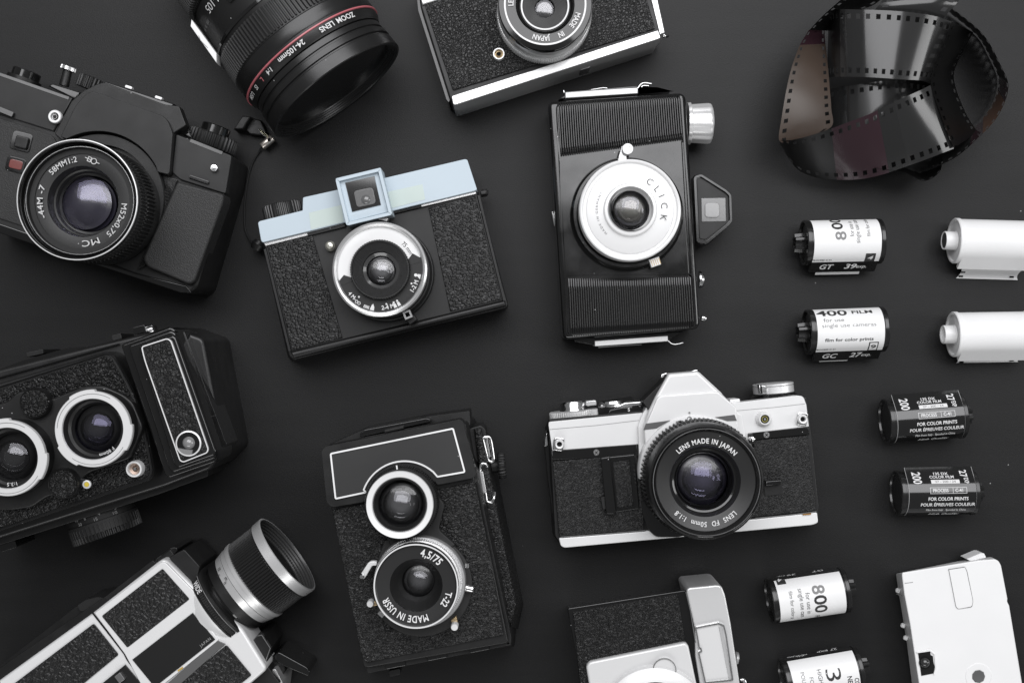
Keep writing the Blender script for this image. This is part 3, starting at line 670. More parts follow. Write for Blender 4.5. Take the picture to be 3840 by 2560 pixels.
for a, r in ((233, 247), (281, 253), (336, 250), (351, 262), (293, 258), (299, 258)):
    x, y = cpt(r, a); rr = 7 if a in (233, 281, 336) else (12 if a == 351 else 8)
    it.append(([T.p(x+rr*math.cos(k*math.pi/6), y+rr*math.sin(k*math.pi/6), 50.45) for k in range(12)], [tuple(reversed(range(12)))]))
def pol(pts): 
    q = [T.p(x, y, 50.46) for x, y in pts]; n = len(q)
    ar = sum(q[i].x*q[(i+1) % n].y-q[(i+1) % n].x*q[i].y for i in range(n))
    if ar < 0: q.reverse()
    return q, [tuple(range(n))]
it.append(pol([cpt(298, 346), cpt(298, 353), cpt(276, 353), cpt(272, 350)]))
for a in (293, 299): it.append(pol([cpt(298, a-2.3), cpt(298, a+2.3), cpt(268, a+1.8), cpt(268, a-1.8)]))
for k in range(5): it.append(pol([cpt(296, 246.5+k*1.7), cpt(296, 247.6+k*1.7), cpt(272, 247.6+k*1.7), cpt(276, 246.5+k*1.7)]))
it.append(pol([cpt(298, 256), cpt(300, 262), cpt(276, 262), cpt(250, 259.5), cpt(262, 257.5)]))
T.letters(it, ink, ln)
T.prism('focus_lever', [(948, 470), (975, 465), (1028, 495), (1015, 518), (950, 505)], 40, 46, steel, bev=.5)
T.stroke('aperture_lever', rect(1163, 1184, 44, 44, 22), 13, 42, 47, steel)
T.prism('lever_slot', [(1145, 1215), (1210, 1185), (1232, 1220), (1180, 1258)], 36, 42, satin, bev=.5)

# ---------------------------------------------------------------- twin lens reflex, left edge
T = Thing('twin_lens_reflex', 'black twin lens reflex with two white bayonet rings side by side, cut by left edge', 'camera', 0, 1180, 1.7043, (400, 800))
AG = 19
lt = leather('wrinkle_c', 'wrinkle', 1.9, .5, AG, 1.2, rough=.32)
lt2 = leather('wrinkle_d', 'wrinkle', 2.1, .45, AG, 1.0, rough=.32)
T.prism('body', roundp([(-150, 385), (0, 345), (560, 205), (1100, 75), (1300, 150), (1440, 880), (1340, 990), (1050, 1100), (0, 1430), (-150, 1480)], [0, 10, 10, 30, 30, 30, 20, 20, 0, 0]), 0, 58, black, bev=2, seg=4)
fbk = [(1080, 110), (1290, 92), (1345, 150), (1450, 460), (1530, 700), (1562, 762), (1440, 900), (1200, 960)]
T.prism('film_back', roundp([(x-70, y) for x, y in fbk], 20), 0, 34, satin, bev=2, bot=roundp(fbk, 20))
T.prism('back_door', roundp([(1195, 190), (1270, 200), (1435, 700), (1350, 750)], 14), 30, 36, black, bev=1.2)
T.prism('side_rail', roundp([(1150, 100), (1180, 110), (1450, 830), (1390, 890)], 10), 40, 66, gloss, bev=2)
T.prism('bottom_flank', roundp([(-150, 1420), (1000, 1050), (1330, 980), (1330, 1030), (1000, 1150), (0, 1470), (-150, 1510)], 8), 10, 50, satin, bev=1)
T.stroke('flank_rail', [(1070, 1105), (1305, 1028)], 14, 30, 42, gloss, closed=False)
T.stroke('flank_rail', [(-80, 418), (0, 398), (760, 185)], 8, 57, 60, gloss, closed=False)
T.prism('camera_plate', roundp([(-150, 480), (0, 435), (680, 232), (730, 252), (850, 470), (940, 740), (988, 1000), (968, 1055), (0, 1385), (-150, 1435)], [0, 0, 40, 40, 60, 60, 40, 40, 0, 0], 7), 50, 74, satin, bev=1.6, seg=4)
T.stroke('plate_bead', roundp([(-150, 500), (0, 458), (682, 244), (722, 262), (838, 476), (928, 748), (974, 1000), (955, 1048), (0, 1374), (-150, 1424)], [0, 0, 36, 36, 60, 60, 36, 36, 0, 0], 7), 7, 73.5, 75, gloss)
T.prism('leather_cover', roundp([(-150, 520), (0, 478), (676, 262), (708, 276), (822, 482), (912, 752), (958, 1000), (940, 1036), (0, 1360), (-150, 1410)], [0, 0, 30, 30, 50, 50, 30, 30, 0, 0], 7), 72, 74.9, lt, bev=.3)
T.prism('lens_board', roundp([(-150, 600), (40, 560), (100, 500), (200, 470), (330, 540), (420, 500), (540, 458), (660, 452), (790, 510), (850, 560), (915, 720), (880, 800), (830, 920), (740, 950), (560, 1010), (470, 1130), (300, 1160), (200, 1230), (60, 1250), (-150, 1240)], 30), 73, 80, satin, bev=1, seg=3)
for (cx, cy) in ((591, 731), (45, 916)):
    c = (cx, cy, 92)
    ln = T.lathe('lens', *c, [(246, 78), (246, 84), (238, 86), (238, 89)], satin, seg=120)
    n = 24; V = []
    seglist = []
    def rr(a):
        a = a % 360
        for a0, a1 in ((-14, 25), (106, 145), (226, 265)):
            if a0 <= a <= a1 or a0 <= a-360 <= a1: return 255
        return 243
    outl = [(cx+rr(k*2+AG)*math.cos(R(k*2)), cy-rr(k*2+AG)*math.sin(R(k*2))) for k in range(180)]
    # bayonet ring: outer outline with lugs, open centre
    cc = T.p(*c); V = []; Fc = []
    for k in range(180):
        th = R(k*2); a = rr(k*2+AG)
        for r_, z_ in ((a, 89), (a, 91.6), (a-4, 92), (197, 92), (193, 91)):
            L = T.L(r_, 92); V.append((cc.x+L*math.cos(th), cc.y+L*math.sin(th), z_*S))
    for k in range(180):
        q = 5*k; q2 = 5*((k+1) % 180)
        for i in range(4): Fc.append((q+i, q2+i, q2+i+1, q+i+1))
    link('bayonet_ring', V, Fc, mat('bayonet_metal', K(.80), .33, metal=.35, var=.03), ln, 30)
    T.stroke('ring_groove', arc(cx, cy, 226, 60, 178, 30), 3, 91.9, 92.12, steel, ln, closed=False)
    T.stroke('ring_groove', arc(cx, cy, 226, 235, 330, 30), 3, 91.9, 92.12, greyink, ln, closed=False)
    T.lathe('lens_barrel', *c, [(196, 91.4), (188, 89), (184, 86), (168, 85), (160, 82), (152, 81)], namering, ln, seg=96)
    T.optics(ln, cx+6, cy, 86, 152, 81, 'purple' if cx > 300 else 'grey', .3, h=4.5, depth=9)
    if cx > 300: T.letters([T.arct('F 80mm', cx, cy, 92, 172, -62, 20, 88.9, sx=1, bold=.03, spacing=1.15)], mat('lens_print', K(.6)), ln)
    else: T.letters([T.arct('1:3.5', cx, cy, 92, 172, -84, 22, 88.9, sx=1, bold=.03, spacing=1.15)], mat('lens_print', K(.6)), ln)
for q in ((218, 565, 100), (402, 1080, 100)):
    d = T.lathe('dial', q[0], q[1], 84, [(100, 79), (100, 83), (94, 84.2), (88, 83.6)], satin, seg=72)
    T.lathe('dial_leather', q[0], q[1], 84, [(89, 83.5), (86, 84), (.02, 84)], lt, d, seg=48)
T.prism('flash_lever', roundp([(505, 1040), (560, 1050), (585, 1075), (570, 1105), (510, 1095)], 14), 78, 81, satin, bev=.6)
d = T.lathe('indicator', 553, 1083, 82, [(28, 80.8), (27, 81.8), (17, 81.9), (16, 81.6)], satchrome, seg=32)
T.lathe('yellow_dot', 553, 1083, 82, [(17, 81.6), (14, 82), (.02, 82.1)], mat('yellow_enamel', (.62, .48, .06), .35), d, seg=24)
d = T.lathe('sync_socket', 855, 986, 80, [(54, 74), (54, 78.5), (50, 80), (40, 80), (37, 77.5)], silver, seg=48)
T.lathe('socket_liner', 855, 986, 80, [(38, 77.6), (20, 77.2), (14, 76), (.02, 76)], mat('copper_grey', (.45, .34, .28), .4, metal=.7), d, seg=32)
T.lathe('socket_core', 855, 986, 80, [(9, 77), (9, 78.4), (.02, 78.4)], steel, d, seg=16)
# finder hood on the right
hd = T.prism('finder_hood', roundp([(770, 190), (1085, 75), (1120, 90), (1400, 880), (1385, 940), (1080, 1045), (1055, 1025)], [20, 30, 30, 40, 30, 30, 30], 6), 50, 80, gloss, bev=2, seg=4)
T.prism('hood_step', roundp([(818, 195), (1090, 98), (1122, 112), (1392, 878), (1378, 918), (1105, 1010), (1080, 985)], [20, 30, 30, 40, 30, 30, 30], 6), 78, 85, gloss, hd, bev=1.6, seg=3)
T.prism('hood_step', roundp([(880, 205), (1105, 125), (1128, 145), (1385, 872), (1372, 900), (1140, 982), (1112, 960)], [24, 28, 28, 40, 30, 30, 30], 6), 84, 89, gloss, hd, bev=1.4, seg=3)
fr = roundp([(905, 205), (1068, 152), (1092, 168), (1330, 858), (1322, 880), (1172, 940), (1150, 930), (925, 290)], [16, 20, 20, 24, 16, 24, 20, 40], 5)
T.prism('hood_leather', fr, 88, 89.9, lt2, hd, bev=.3)
T.stroke('white_outline', fr, 7, 88.5, 90.3, mat('line_metal', K(.78), .35, metal=.3), hd)
fl = T.lathe('finder_lens', 1203, 822, 91, [(82, 89), (82, 90.8), (73, 91), (72, 90.6)], mat('line_metal', K(.78)), hd, seg=72)
T.lathe('finder_cone', 1203, 822, 91, [(73, 90.8), (44, 90.1), (.02, 90.0)], gloss, hd, seg=72)
T.dome('finder_glass', 1206, 818, 90, 40, 90.1, 2.0, mat('finder_bead', K(.22), .08, coat=.8, var=.4), hd)
T.prism('hood_latch', roundp([(1215, 395), (1232, 400), (1308, 600), (1295, 612)], 6), 62, 76, gloss, hd, bev=.6)
T.prism('hood_latch', roundp([(1320, 640), (1340, 650), (1395, 860), (1385, 880)], 6), 62, 74, gloss, hd, bev=.6)
# knobs on the upper edge
T.box('shutter_dial', 890, 95, 80, 46, 14, 30, 52, gloss, r=10)
T.tube('release_button', (925, 108, 46), (982, 92, 46), [(0, 2), (.1, 2.4), (1, 2.2)], chrome, teeth=14, amp=.1)
T.box('side_knob', 745, 143, 62, 36, 14, 30, 52, satin, r=8)
T.box('strap_lug', 222, 245, 110, 30, 12, 20, 46, satin, r=8)
T.prism('wind_cover', roundp([(-60, 370), (150, 290), (420, 215), (560, 200), (570, 215), (200, 300), (0, 360)], 14), 10, 52, gloss, bev=2)
# focus knob below
fk = T.tube('focus_knob', (640, 1250, 30), (680, 1370, 30), [(0, 17.0), (.06, 17.4), (.4, 17.4), (.42, 18.2), (.96, 18.2), (1, 17.5)], matte, seg=96)
T.tube('knob_grip', (662, 1316, 30), (692, 1404, 30), [(0, 18.4), (.95, 18.4), (1, 17.8)], satin, fk, teeth=52, amp=.05)
T.tube('knob_collar', (625, 1205, 30), (645, 1265, 30), [(0, 16.6), (1, 16.6)], satin, fk)
kl = T.letters([T.text(t, x, y, 20, AG, 40, sx=.95) for t, x, y in (('3', 746, 1228), ('4', 660, 1258), ('6', 572, 1288), ('10', 512, 1304), ('10', 746, 1258), ('15', 640, 1292), ('30', 538, 1328))] , mat('scale_print', K(.3), .5), fk, split=False)
A_ = T.p(640, 1250, 40); B_ = T.p(680, 1370, 40); ad = (B_-A_).normalized()
ka = T.p(640, 1250, 30)
for q in kl.data.vertices:
    pr_ = q.co-ka; pr_.z = 0; t_ = pr_.dot(ad); d_ = (pr_-ad*t_).length/S
    q.co.z = (30+math.sqrt(max(1, 17.75**2-d_**2)))*S
T.box('lower_lug', 50, 1478, 110, 46, 18, 4, 30, gloss, r=10)
# ---------------------------------------------------------------- twin lens camera with white outlined front, lower middle
T = Thing('twin_lens_reflex', 'black box twin lens camera, lower lens ring reading 4,5/75 and MADE IN USSR', 'camera', 1180, 1520, 1.5075, (640, 900))
AL = 12
ll = leather('wrinkle_l', 'wrinkle', 1.6, .34, AL, 1.5, rough=.36)
bt = [(48, 240), (830, 78), (905, 400), (1112, 1350), (1100, 1372), (300, 1515), (280, 1480), (78, 560)]
T.prism('body', roundp([(60, 250), (850, 90), (900, 400), (1085, 1290), (1095, 1340), (300, 1480), (275, 1470), (92, 560)], [10, 20, 20, 14, 14, 14, 14, 20]), 2, 70, satin, bev=1.6, seg=4,
        bot=roundp([(110, 250), (900, 60), (1040, 400), (1145, 1150), (1130, 1360), (330, 1505), (300, 1490), (110, 560)], [10, 20, 20, 14, 14, 14, 14, 20]))
T.prism('side_panel', [(900, 130), (940, 125), (1020, 520), (1140, 1120), (1110, 1250), (1080, 1180), (960, 620)], 6, 52, ll, bev=2,
        bot=[(900, 150), (965, 140), (1060, 520), (1180, 1120), (1150, 1260), (1080, 1180), (960, 620)])
T.prism('side_rim', roundp([(905, 440), (925, 430), (1000, 790), (1112, 1310), (1110, 1345), (1088, 1352), (985, 860)], 6), 40, 66, satin, bev=1.2)
T.prism('leather_cover', roundp([(100, 590), (905, 430), (960, 690), (1068, 1295), (290, 1452), (262, 1400)], [10, 10, 0, 12, 12, 8]), 69, 71.6, ll, bev=.4)
T.prism('bottom_ledge', roundp([(285, 1462), (1075, 1308), (1112, 1352), (300, 1512)], 8), 20, 66, satin, bev=1.2)
for q in ((456, 1462), (692, 1415), (932, 1370)):
    T.box('hinge', q[0], q[1], 114, 36, AL-1, 40, 68, gloss, r=8, bev=1.5)
T.box('tripod_socket', 452, 1508, 66, 34, AL, 20, 44, satin, r=12)
hood = [(38, 258), (60, 232), (820, 78), (838, 88), (912, 385), (898, 408), (692, 448), (680, 425)]+arc(505, 560, 214, 36, 172, 20)+[(268, 545), (100, 574), (68, 548)]
hp = T.prism('hood_front', roundp(hood, [12, 12, 16, 12, 16, 12, 10, 4]+[0]*21+[4, 14, 14], 4), 60, 76, satin, bev=1.4, seg=4)
fr = [(90, 272), (782, 130), (848, 375), (694, 402), (668, 372)]+arc(508, 560, 246, 50, 160, 20)+[(288, 490), (118, 526)]
fr = roundp(fr, [8, 8, 8, 2, 2]+[0]*21+[2, 8], 4)
T.prism('name_plate', fr, 75, 76.3, mat('nameplate_grey', K(.028), .42, var=.12, dust=.04), hp, bev=.1)
T.stroke('white_outline', fr, 9, 75.8, 76.9, whitepaint, hp)
T.prism('hood_lid', roundp([(265, 140), (640, 62), (875, 30), (880, 110), (60, 240), (70, 228)], 8), 20, 50, satin, bev=1.5)
T.prism('lid_catch', roundp([(255, 158), (280, 136), (630, 70), (655, 76), (655, 92), (258, 180)], 8), 40, 60, gloss, bev=1.5)
T.prism('catch_button', roundp([(392, 140), (500, 116), (505, 130), (395, 154)], 5), 50, 64, satin, bev=.8)
# shutter block
sk_ = T.prism('shutter_block', arc(600, 1015, 292, -150, 118, 50)+arc(505, 560, 222, -105, -15, 2)[:0]+[(395, 760), (350, 880), (352, 1100)], 69, 74, matte, bev=.8)
T.prism('lens_bridge', roundp([(400, 740), (690, 500), (735, 560), (700, 700), (800, 790), (500, 900)], 20), 69, 75.5, matte, bev=.8)
T.stroke('level_recess', [(372, 1170), (398, 1275), (480, 1262)], 8, 71, 72, gloss, closed=False)
T.box('level_step', 562, 1296, 44, 66, AL, 71, 73, satin, r=4)
c = (480, 562, 92)
l1_ = T.lathe('viewing_lens', *c, [(196, 74), (196, 82), (192, 86), (190, 89)], satin, seg=96)
T.lathe('focus_gear', 486, 560, 90, [(206, 76), (212, 77), (212, 86), (206, 86.8), (180, 86.8)], satin, l1_, teeth=(104, 9, 0, 3))
T.lathe('white_ring', *c, [(186, 87), (191, 89), (191, 91.4), (188, 92), (158, 91.6), (152, 90.4)], mat('ring_white', K(.82), .4, metal=.2), l1_, seg=128)
T.lathe('lens_barrel', *c, [(153, 90.8), (148, 91.2), (145, 87), (138, 84), (128, 83)], mat('toothed_black', K(.02), .4), l1_, teeth=(90, 3, 0, 1))
T.optics(l1_, 484, 566, 86, 130, 83.2, 'grey', .4, h=5, depth=8)
T.stroke('index_mark', [(463, 338), (466, 360)], 8, 87, 87.6, whitepaint, l1_, closed=False)
c = (572, 1020, 92)
l2_ = T.lathe('taking_lens', *c, [(238, 73), (238, 80), (240, 84)], satin, seg=96)
T.lathe('gear_ring', 578, 1014, 88, [(244, 75), (250, 76), (250, 84), (244, 85), (232, 85.4)], satchrome, l2_, teeth=(120, 8, 0, 2))
T.lathe('aperture_plate', 590, 1008, 84, [(262, 74), (262, 79), (257, 80), (236, 80)], alu, l2_, seg=128)
T.lathe('front_rim', *c, [(236, 84), (241, 85), (241, 91.4), (238, 92), (234, 92), (232, 91.2), (229, 90.8)], gloss, l2_, seg=128)
T.lathe('chrome_line', *c, [(240, 91), (239, 92.3), (232, 92.3), (231, 91.2)], silver, l2_, seg=128)
T.lathe('name_ring', *c, [(230, 91), (224, 90.6), (150, 90), (146, 89), (141, 86), (120, 82), (116, 81), (108, 80), (92, 78)], namering, l2_, seg=128)
T.optics(l2_, 586, 1008, 86, 94, 78, 'grey', .3, h=2.8, depth=6)
T.letters([T.arct('4,5/75', *c, 190, 62, 42, 91, sx=.78, bold=.03, spacing=1.1), T.arct('T-22', *c, 190, -24, 36, 91, sx=.85, bold=.03),
           T.arct('MADE IN USSR', *c, 190, -113, 38, 91, sx=.72, bold=.03, spacing=1.15)], ink, l2_)
T.prism('cocking_lever', roundp([(352, 880), (350, 905), (325, 905), (290, 965), (276, 982), (256, 975), (258, 955), (302, 888), (320, 878)], 8), 76, 79, silver, bev=.5)
T.lathe('lever_tip', 266, 966, 81, [(14, 78), (14, 80.6), (11, 81.4), (.02, 81.4)], chrome, seg=24)
T.prism('time_lever', roundp([(345, 1105), (355, 1128), (310, 1138), (300, 1115)], 6), 76, 79, brass, bev=.4)
T.lathe('lever_knob', 313, 1121, 82, [(20, 77), (20, 81.4), (17, 82.2), (.02, 82.2)], silver, seg=28)
T.prism('release_arm', [(770, 1215), (800, 1190), (812, 1240), (785, 1250)], 76, 79, brass, bev=.3)
T.lathe('release_knob', 790, 1252, 84, [(21, 78), (21, 83.4), (18, 84.2), (.02, 84.2)], silver, seg=28)
T.tube('sync_pin', (850, 1028, 79), (898, 1038, 79), [(0, 1.6), (.2, 1.9), (.9, 1.9), (1, 1.5)], chrome, seg=20)
T.tube('stop_stud', (862, 890, 80), (862, 915, 80), [(0, 1), (1, 1)], chrome, seg=12)
T.tube('stop_stud', (362, 1165, 78), (388, 1190, 78), [(0, 1.3), (1, 1.3)], chrome, seg=12)
# strap loops and wind knob
T.prism('side_box', roundp([(870, 130), (940, 110), (965, 130), (990, 300), (900, 330)], 12), 20, 48, satin, bev=2)
T.wire('strap_loop', [(950, 190, 50), (962, 178, 50), (985, 178, 50), (996, 200, 50), (1010, 290, 50), (1008, 312, 50), (994, 316, 50), (978, 300, 50), (955, 210, 50), (950, 190, 50)], .9, chrome, n=5)
T.wire('strap_loop', [(968, 185, 47), (985, 290, 47)], 1.2, steel, n=1)
T.wire('strap_hook', [(975, 350, 52), (965, 330, 52), (940, 332, 52), (936, 380, 52), (950, 430, 52), (966, 500, 52), (974, 540, 52), (1000, 545, 52), (1014, 520, 52), (1018, 492, 50)], .8, chrome, n=5)
T.prism('hook_plate', [(930, 375), (952, 372), (972, 492), (950, 498)], 50, 54, alu, bev=.4)
T.tube('knob_stem', (1000, 345, 30), (1045, 340, 30), [(0, 3.5), (1, 3.5)], satin, seg=24)
T.tube('wind_knob', (1036, 342, 30), (1080, 338, 30), [(0, 6.4), (.2, 7), (.8, 7), (1, 6.2)], satin, teeth=24, amp=.06)

# ---------------------------------------------------------------- chrome and black reflex camera
T = Thing('slr_camera', 'chrome and black film camera with pointed prism, lens reading LENS MADE IN JAPAN', 'camera', 2000, 1360, 2.1, (1200, 900))
AE = 6.2
la = leather('wrinkle_e', 'wrinkle', .95, .20, AE, 1.7, rough=.40)
wp = mat('cream_chrome', K(.80), .33, metal=.22, grain=.008, gscale=.7, var=.02)
T.prism('body', roundp([(120, 440), (2150, 270), (2180, 480), (2248, 1130), (2240, 1260), (230, 1450), (170, 1360)], [10, 10, 6, 6, 20, 20, 10]), 0, 31, satin, bev=1.2,
        bot=roundp([(92, 500), (2150, 290), (2180, 480), (2245, 1130), (2240, 1240), (200, 1420), (150, 1340)], [10, 10, 6, 6, 20, 20, 10]))
T.prism('back_rim', [(85, 640), (110, 540), (130, 660), (150, 1000), (200, 1400), (170, 1370), (110, 900)], 0, 22, gloss, bev=.5)
T.prism('back_rim_chrome', [(90, 600), (108, 540), (122, 652), (86, 660)], 0, 23, chrome, bev=.5)
T.prism('top_plate', roundp([(120, 490), (122, 465), (845, 395), (1560, 318), (2075, 258), (2125, 262), (2150, 330), (2170, 500), (1690, 555), (1690, 640), (820, 640), (150, 690)],
        [20, 20, 0, 0, 10, 24, 8, 4, 6, 0, 0, 4]), 24, 33.4, wp, bev=1.5, seg=4)
T.stroke('plate_seam', [(130, 524), (500, 492), (835, 452)], 3, 33.2, 33.55, steel, closed=False)
T.stroke('plate_seam', [(1590, 378), (1900, 350), (2140, 322)], 3, 33.2, 33.55, steel, closed=False)
T.prism('black_band', [(142, 690), (815, 638), (825, 735), (150, 765)], 30, 33.1, gloss, bev=.4)
T.prism('black_band', [(1690, 548), (2165, 502), (2175, 565), (1740, 608)], 30, 33.1, gloss, bev=.4)
T.prism('leather_cover', roundp([(150, 775), (815, 722), (870, 1100), (870, 1315), (205, 1368)], [16, 0, 0, 10, 14]), 30, 33.6, la, bev=.5)
T.prism('leather_cover', roundp([(1740, 612), (2160, 572), (2228, 1160), (1700, 1215)], [6, 14, 14, 6]), 30, 33.6, la, bev=.5)
T.prism('bottom_plate', roundp([(200, 1378), (870, 1325), (2235, 1175), (2245, 1258), (2200, 1275), (245, 1455), (215, 1440)], [14, 0, 14, 20, 30, 30, 20]), 2, 33.2, silver, bev=1.6, seg=4)
T.stroke('plate_worn_edge', [(215, 1370), (600, 1342), (880, 1318)], 5, 33, 33.7, steel, closed=False)
T.stroke('plate_worn_edge', [(1750, 1222), (2030, 1195), (2230, 1170)], 5, 33, 33.7, steel, closed=False)
T.prism('brassed_corner', [(2120, 1190), (2190, 1183), (2185, 1194), (2125, 1199)], 33, 33.9, mat('bare_brass', (.45, .24, .08), .4, metal=.7), bev=0)
g = T.prism('grip_frame', roundp([(535, 745), (800, 718), (838, 1150), (570, 1190)], 14), 31, 34.6, gloss, bev=.6)
T.prism('grip_leather', roundp([(625, 778), (758, 762), (790, 1120), (660, 1142)], 10), 33, 35.0, la, g, bev=.3)
T.stroke('grip_edge', roundp([(625, 776), (760, 740), (800, 1125), (660, 1152)], 12), 7, 34.4, 35.5, gloss, g)
T.prism('battery_bar', roundp([(530, 748), (605, 735), (655, 1170), (640, 1192), (575, 1192)], 14), 33, 37.5, gloss, g, bev=1.2, seg=4)
T.box('stop_button', 1890, 985, 145, 115, AE, 31, 34, satin, r=8)
T.prism('stop_slider', [(1830, 930), (1960, 918), (1950, 935), (1948, 960), (1835, 970)], 33, 38, gloss, bev=.6)
T.prism('battery_latch', [(528, 1060), (575, 1045), (578, 1150), (545, 1158)], 33, 36, satin, bev=.5)
for x, y in ((497, 706), (1838, 568)):
    d = T.lathe('screw', x, y, 34, [(25, 33), (25, 33.5), (20, 33.8), (.02, 33.8)], steel, seg=28)
    T.box('screw_cross', x, y, 30, 5, 50, 33.8, 33.95, deep, d, bev=0); T.box('screw_cross', x, y, 30, 5, -40, 33.8, 33.96, deep, d, bev=0)
# prism
T.prism('front_housing', roundp([(860, 400), (1010, 180), (1060, 90), (1300, 68), (1480, 235), (1600, 400), (1640, 410), (1672, 590), (1690, 760), (838, 860), (825, 500)],
        [30, 10, 16, 16, 10, 14, 10, 10, 6, 6, 10], 5), 22, 36, wp, bev=1.2)
T.prism('lower_housing', roundp([(838, 855), (1690, 755), (1720, 1000), (1640, 1250), (1135, 1372), (965, 1370), (900, 1310), (858, 1180)], [6, 6, 60, 60, 10, 30, 40, 40], 5), 22, 35.4, gloss, bev=1.4)
ph = T.prism('prism_housing', roundp([(870, 500), (905, 385), (965, 262), (1060, 95), (1075, 86), (1290, 68), (1305, 74), (1470, 228), (1575, 330), (1605, 455), (1640, 640), (880, 640)],
        [6, 12, 16, 10, 6, 6, 10, 16, 14, 8, 0, 0], 4), 28, 41, wp, bev=1.8, seg=4)
T.prism('prism_face', roundp([(872, 520), (972, 282), (1000, 258), (1430, 226), (1460, 232), (1600, 350), (1606, 455), (1640, 640), (880, 640)], [6, 20, 20, 16, 16, 10, 6, 0, 0], 4), 40, 42.6, wp, ph, bev=.7)
T.prism('name_band', [(868, 528), (886, 478), (1080, 452), (970, 516)], 42, 43, mat('band_grey', K(.10), .4), ph, bev=.1)
T.prism('name_band', [(1430, 428), (1585, 408), (1603, 455), (1530, 458)], 42, 43, mat('band_grey', K(.10), .4), ph, bev=.1)
T.prism('painted_shade_side', [(862, 300), (1008, 160), (1052, 95), (962, 262), (905, 372)], 20, 38, satin, bev=.6)  # flank made black to put the prism's shade into its colour
T.prism('shoe_rail', [(1005, 90), (1052, 74), (1058, 96), (1030, 140), (1005, 140)], 12, 26, chrome, bev=.6)
T.prism('shoe_rail', [(1215, 68), (1290, 50), (1300, 72), (1220, 80)], 12, 28, chrome, bev=.6)
# dials
d = T.tube('advance_dial', (322, 432, 16), (316, 372, 16), [(0, 13), (.25, 13.2), (.9, 13.2), (1, 12.4)], satchrome, teeth=64, amp=.035)
T.tube('advance_base', (326, 470, 16), (321, 428, 16), [(0, 14), (1, 13.6)], satin, d)
T.tube('dial_top', (317, 372, 16), (311, 302, 16), [(0, 7.5), (.2, 7.2), (.8, 7.2), (1, 6.6)], chrome, d, seg=56)
T.box('lever_tip', 456, 318, 80, 38, 6, 12, 24, alu, r=10)
d = T.tube('speed_dial', (636, 405, 18), (628, 340, 18), [(0, 8), (1, 8.4)], satin, seg=56)
T.tube('dial_rim', (628, 352, 18), (624, 300, 18), [(0, 7.6), (.2, 8), (.6, 8), (.65, 7.4), (1, 7)], chrome, d, seg=56)
T.prism('lever_hood', roundp([(520, 300), (770, 262), (800, 300), (700, 320)], 6), 10, 22, gloss, bev=1)
T.prism('deck_black', [(585, 408), (700, 412), (735, 400), (858, 390), (856, 338), (690, 350), (600, 370)], 10, 30, gloss, bev=.6)
T.prism('deck_chrome', [(640, 350), (720, 312), (858, 302), (856, 335), (690, 352)], 10, 28, chrome, bev=.6)
T.letters([T.text('S', 752, 368, 26, 5, 30.1, bold=.05)], ink)
T.box('switch_slot', 806, 352, 52, 22, 5, 29.5, 30.3, deep, r=6, bev=0)
d = T.tube('rewind_base', (1898, 290, 16), (1893, 240, 16), [(0, 13.4), (.5, 12.8), (1, 11)], gloss, seg=64)
T.tube('rewind_knob', (1893, 240, 16), (1886, 158, 16), [(0, 10.4), (.08, 10.9), (.7, 10.9), (.74, 10.2), (.78, 10.9), (.95, 10.9), (1, 10)], satchrome, d, seg=72)
T.prism('crank_fold', [(1775, 172), (1845, 180), (1845, 248), (1785, 240)], 16, 27, chrome, d, bev=.6)
T.box('crank_slot', 1795, 208, 14, 66, 5, 26, 27.6, deep, d, r=4)
T.box('film_counter', 1588, 300, 80, 30, 5, 14, 28, silver, r=10)
# sync socket, lugs
s = T.lathe('sync_socket', 1820, 442, 36, [(66, 33.2), (62, 34.6), (54, 35.2), (50, 37), (44, 37.6), (36, 37.6), (33, 36.2)], wp, seg=64)
T.lathe('socket_liner', 1820, 442, 36, [(34, 36.4), (28, 37), (22, 36), (.02, 36)], gloss, s, seg=40)
T.lathe('socket_gold', 1820, 442, 36, [(24, 36.2), (24, 36.9), (19, 36.9), (18, 36.2)], mat('socket_gold', (.55, .5, .18), .3, metal=.8), s, seg=40)
T.lathe('socket_pin', 1820, 442, 36, [(9, 36), (9, 37.4), (.02, 37.4)], steel, s, seg=20)
for x, y, a in ((198, 640, -8), (2118, 442, -8)):
    d = T.prism('strap_lug', roundp(rect(x, y, 84, 108, a), [30, 16, 16, 30]), 33, 35, chrome, bev=.6)
    T.lathe('lug_eye', x+8, y+2, 38, [(38, 34), (38, 36.6), (32, 37.8), (22, 37.6), (18, 35.6)], silver, d, seg=40)
    T.lathe('lug_hole', x+8, y+2, 38, [(19, 35.8), (.02, 35.8)], deep, d, seg=24)
T.lathe('release_catch', 1728, 600, 40, [(20, 33), (20, 39), (16, 40.5), (.02, 41)], chrome, seg=24)
T.prism('catch_arm', [(1700, 560), (1730, 555), (1745, 640), (1715, 640)], 33, 37, satin, bev=.6)
# lens
c = (1366, 940, 73)
T.lathe('mount_apron', 1285, 872, 40, [(455, 34), (455, 38.4), (448, 39.6), (400, 39.8)], gloss, seg=128, a=(200, 330))
T.lathe('mount_ring', 1265, 850, 42, [(438, 36), (438, 43), (430, 44), (380, 44.2)], wp, seg=128, a=(8, 188))
T.stroke('mount_index', arc(1230, 442, 18, 0, 180, 10), 5, 44, 44.6, steel, closed=False)
T.lathe('index_dot', 1230, 392, 43, [(8, 42.4), (7, 43.3), (.02, 43.3)], greyink, seg=16)
ln = T.lathe('lens', *c, [(440, 40), (440, 46), (452, 47)], satin, seg=128)
T.box('mount_notch', 1148, 466, 40, 22, 14, 43, 45.8, gloss, ln, bev=.3)
T.lathe('grip_ring', *c, [(478, 47), (486, 48), (486, 52.5), (478, 53), (484, 53.6), (486, 54.2), (486, 58), (478, 59), (450, 59)], satin, ln, teeth=(84, 18, 0, 7), smooth=40)
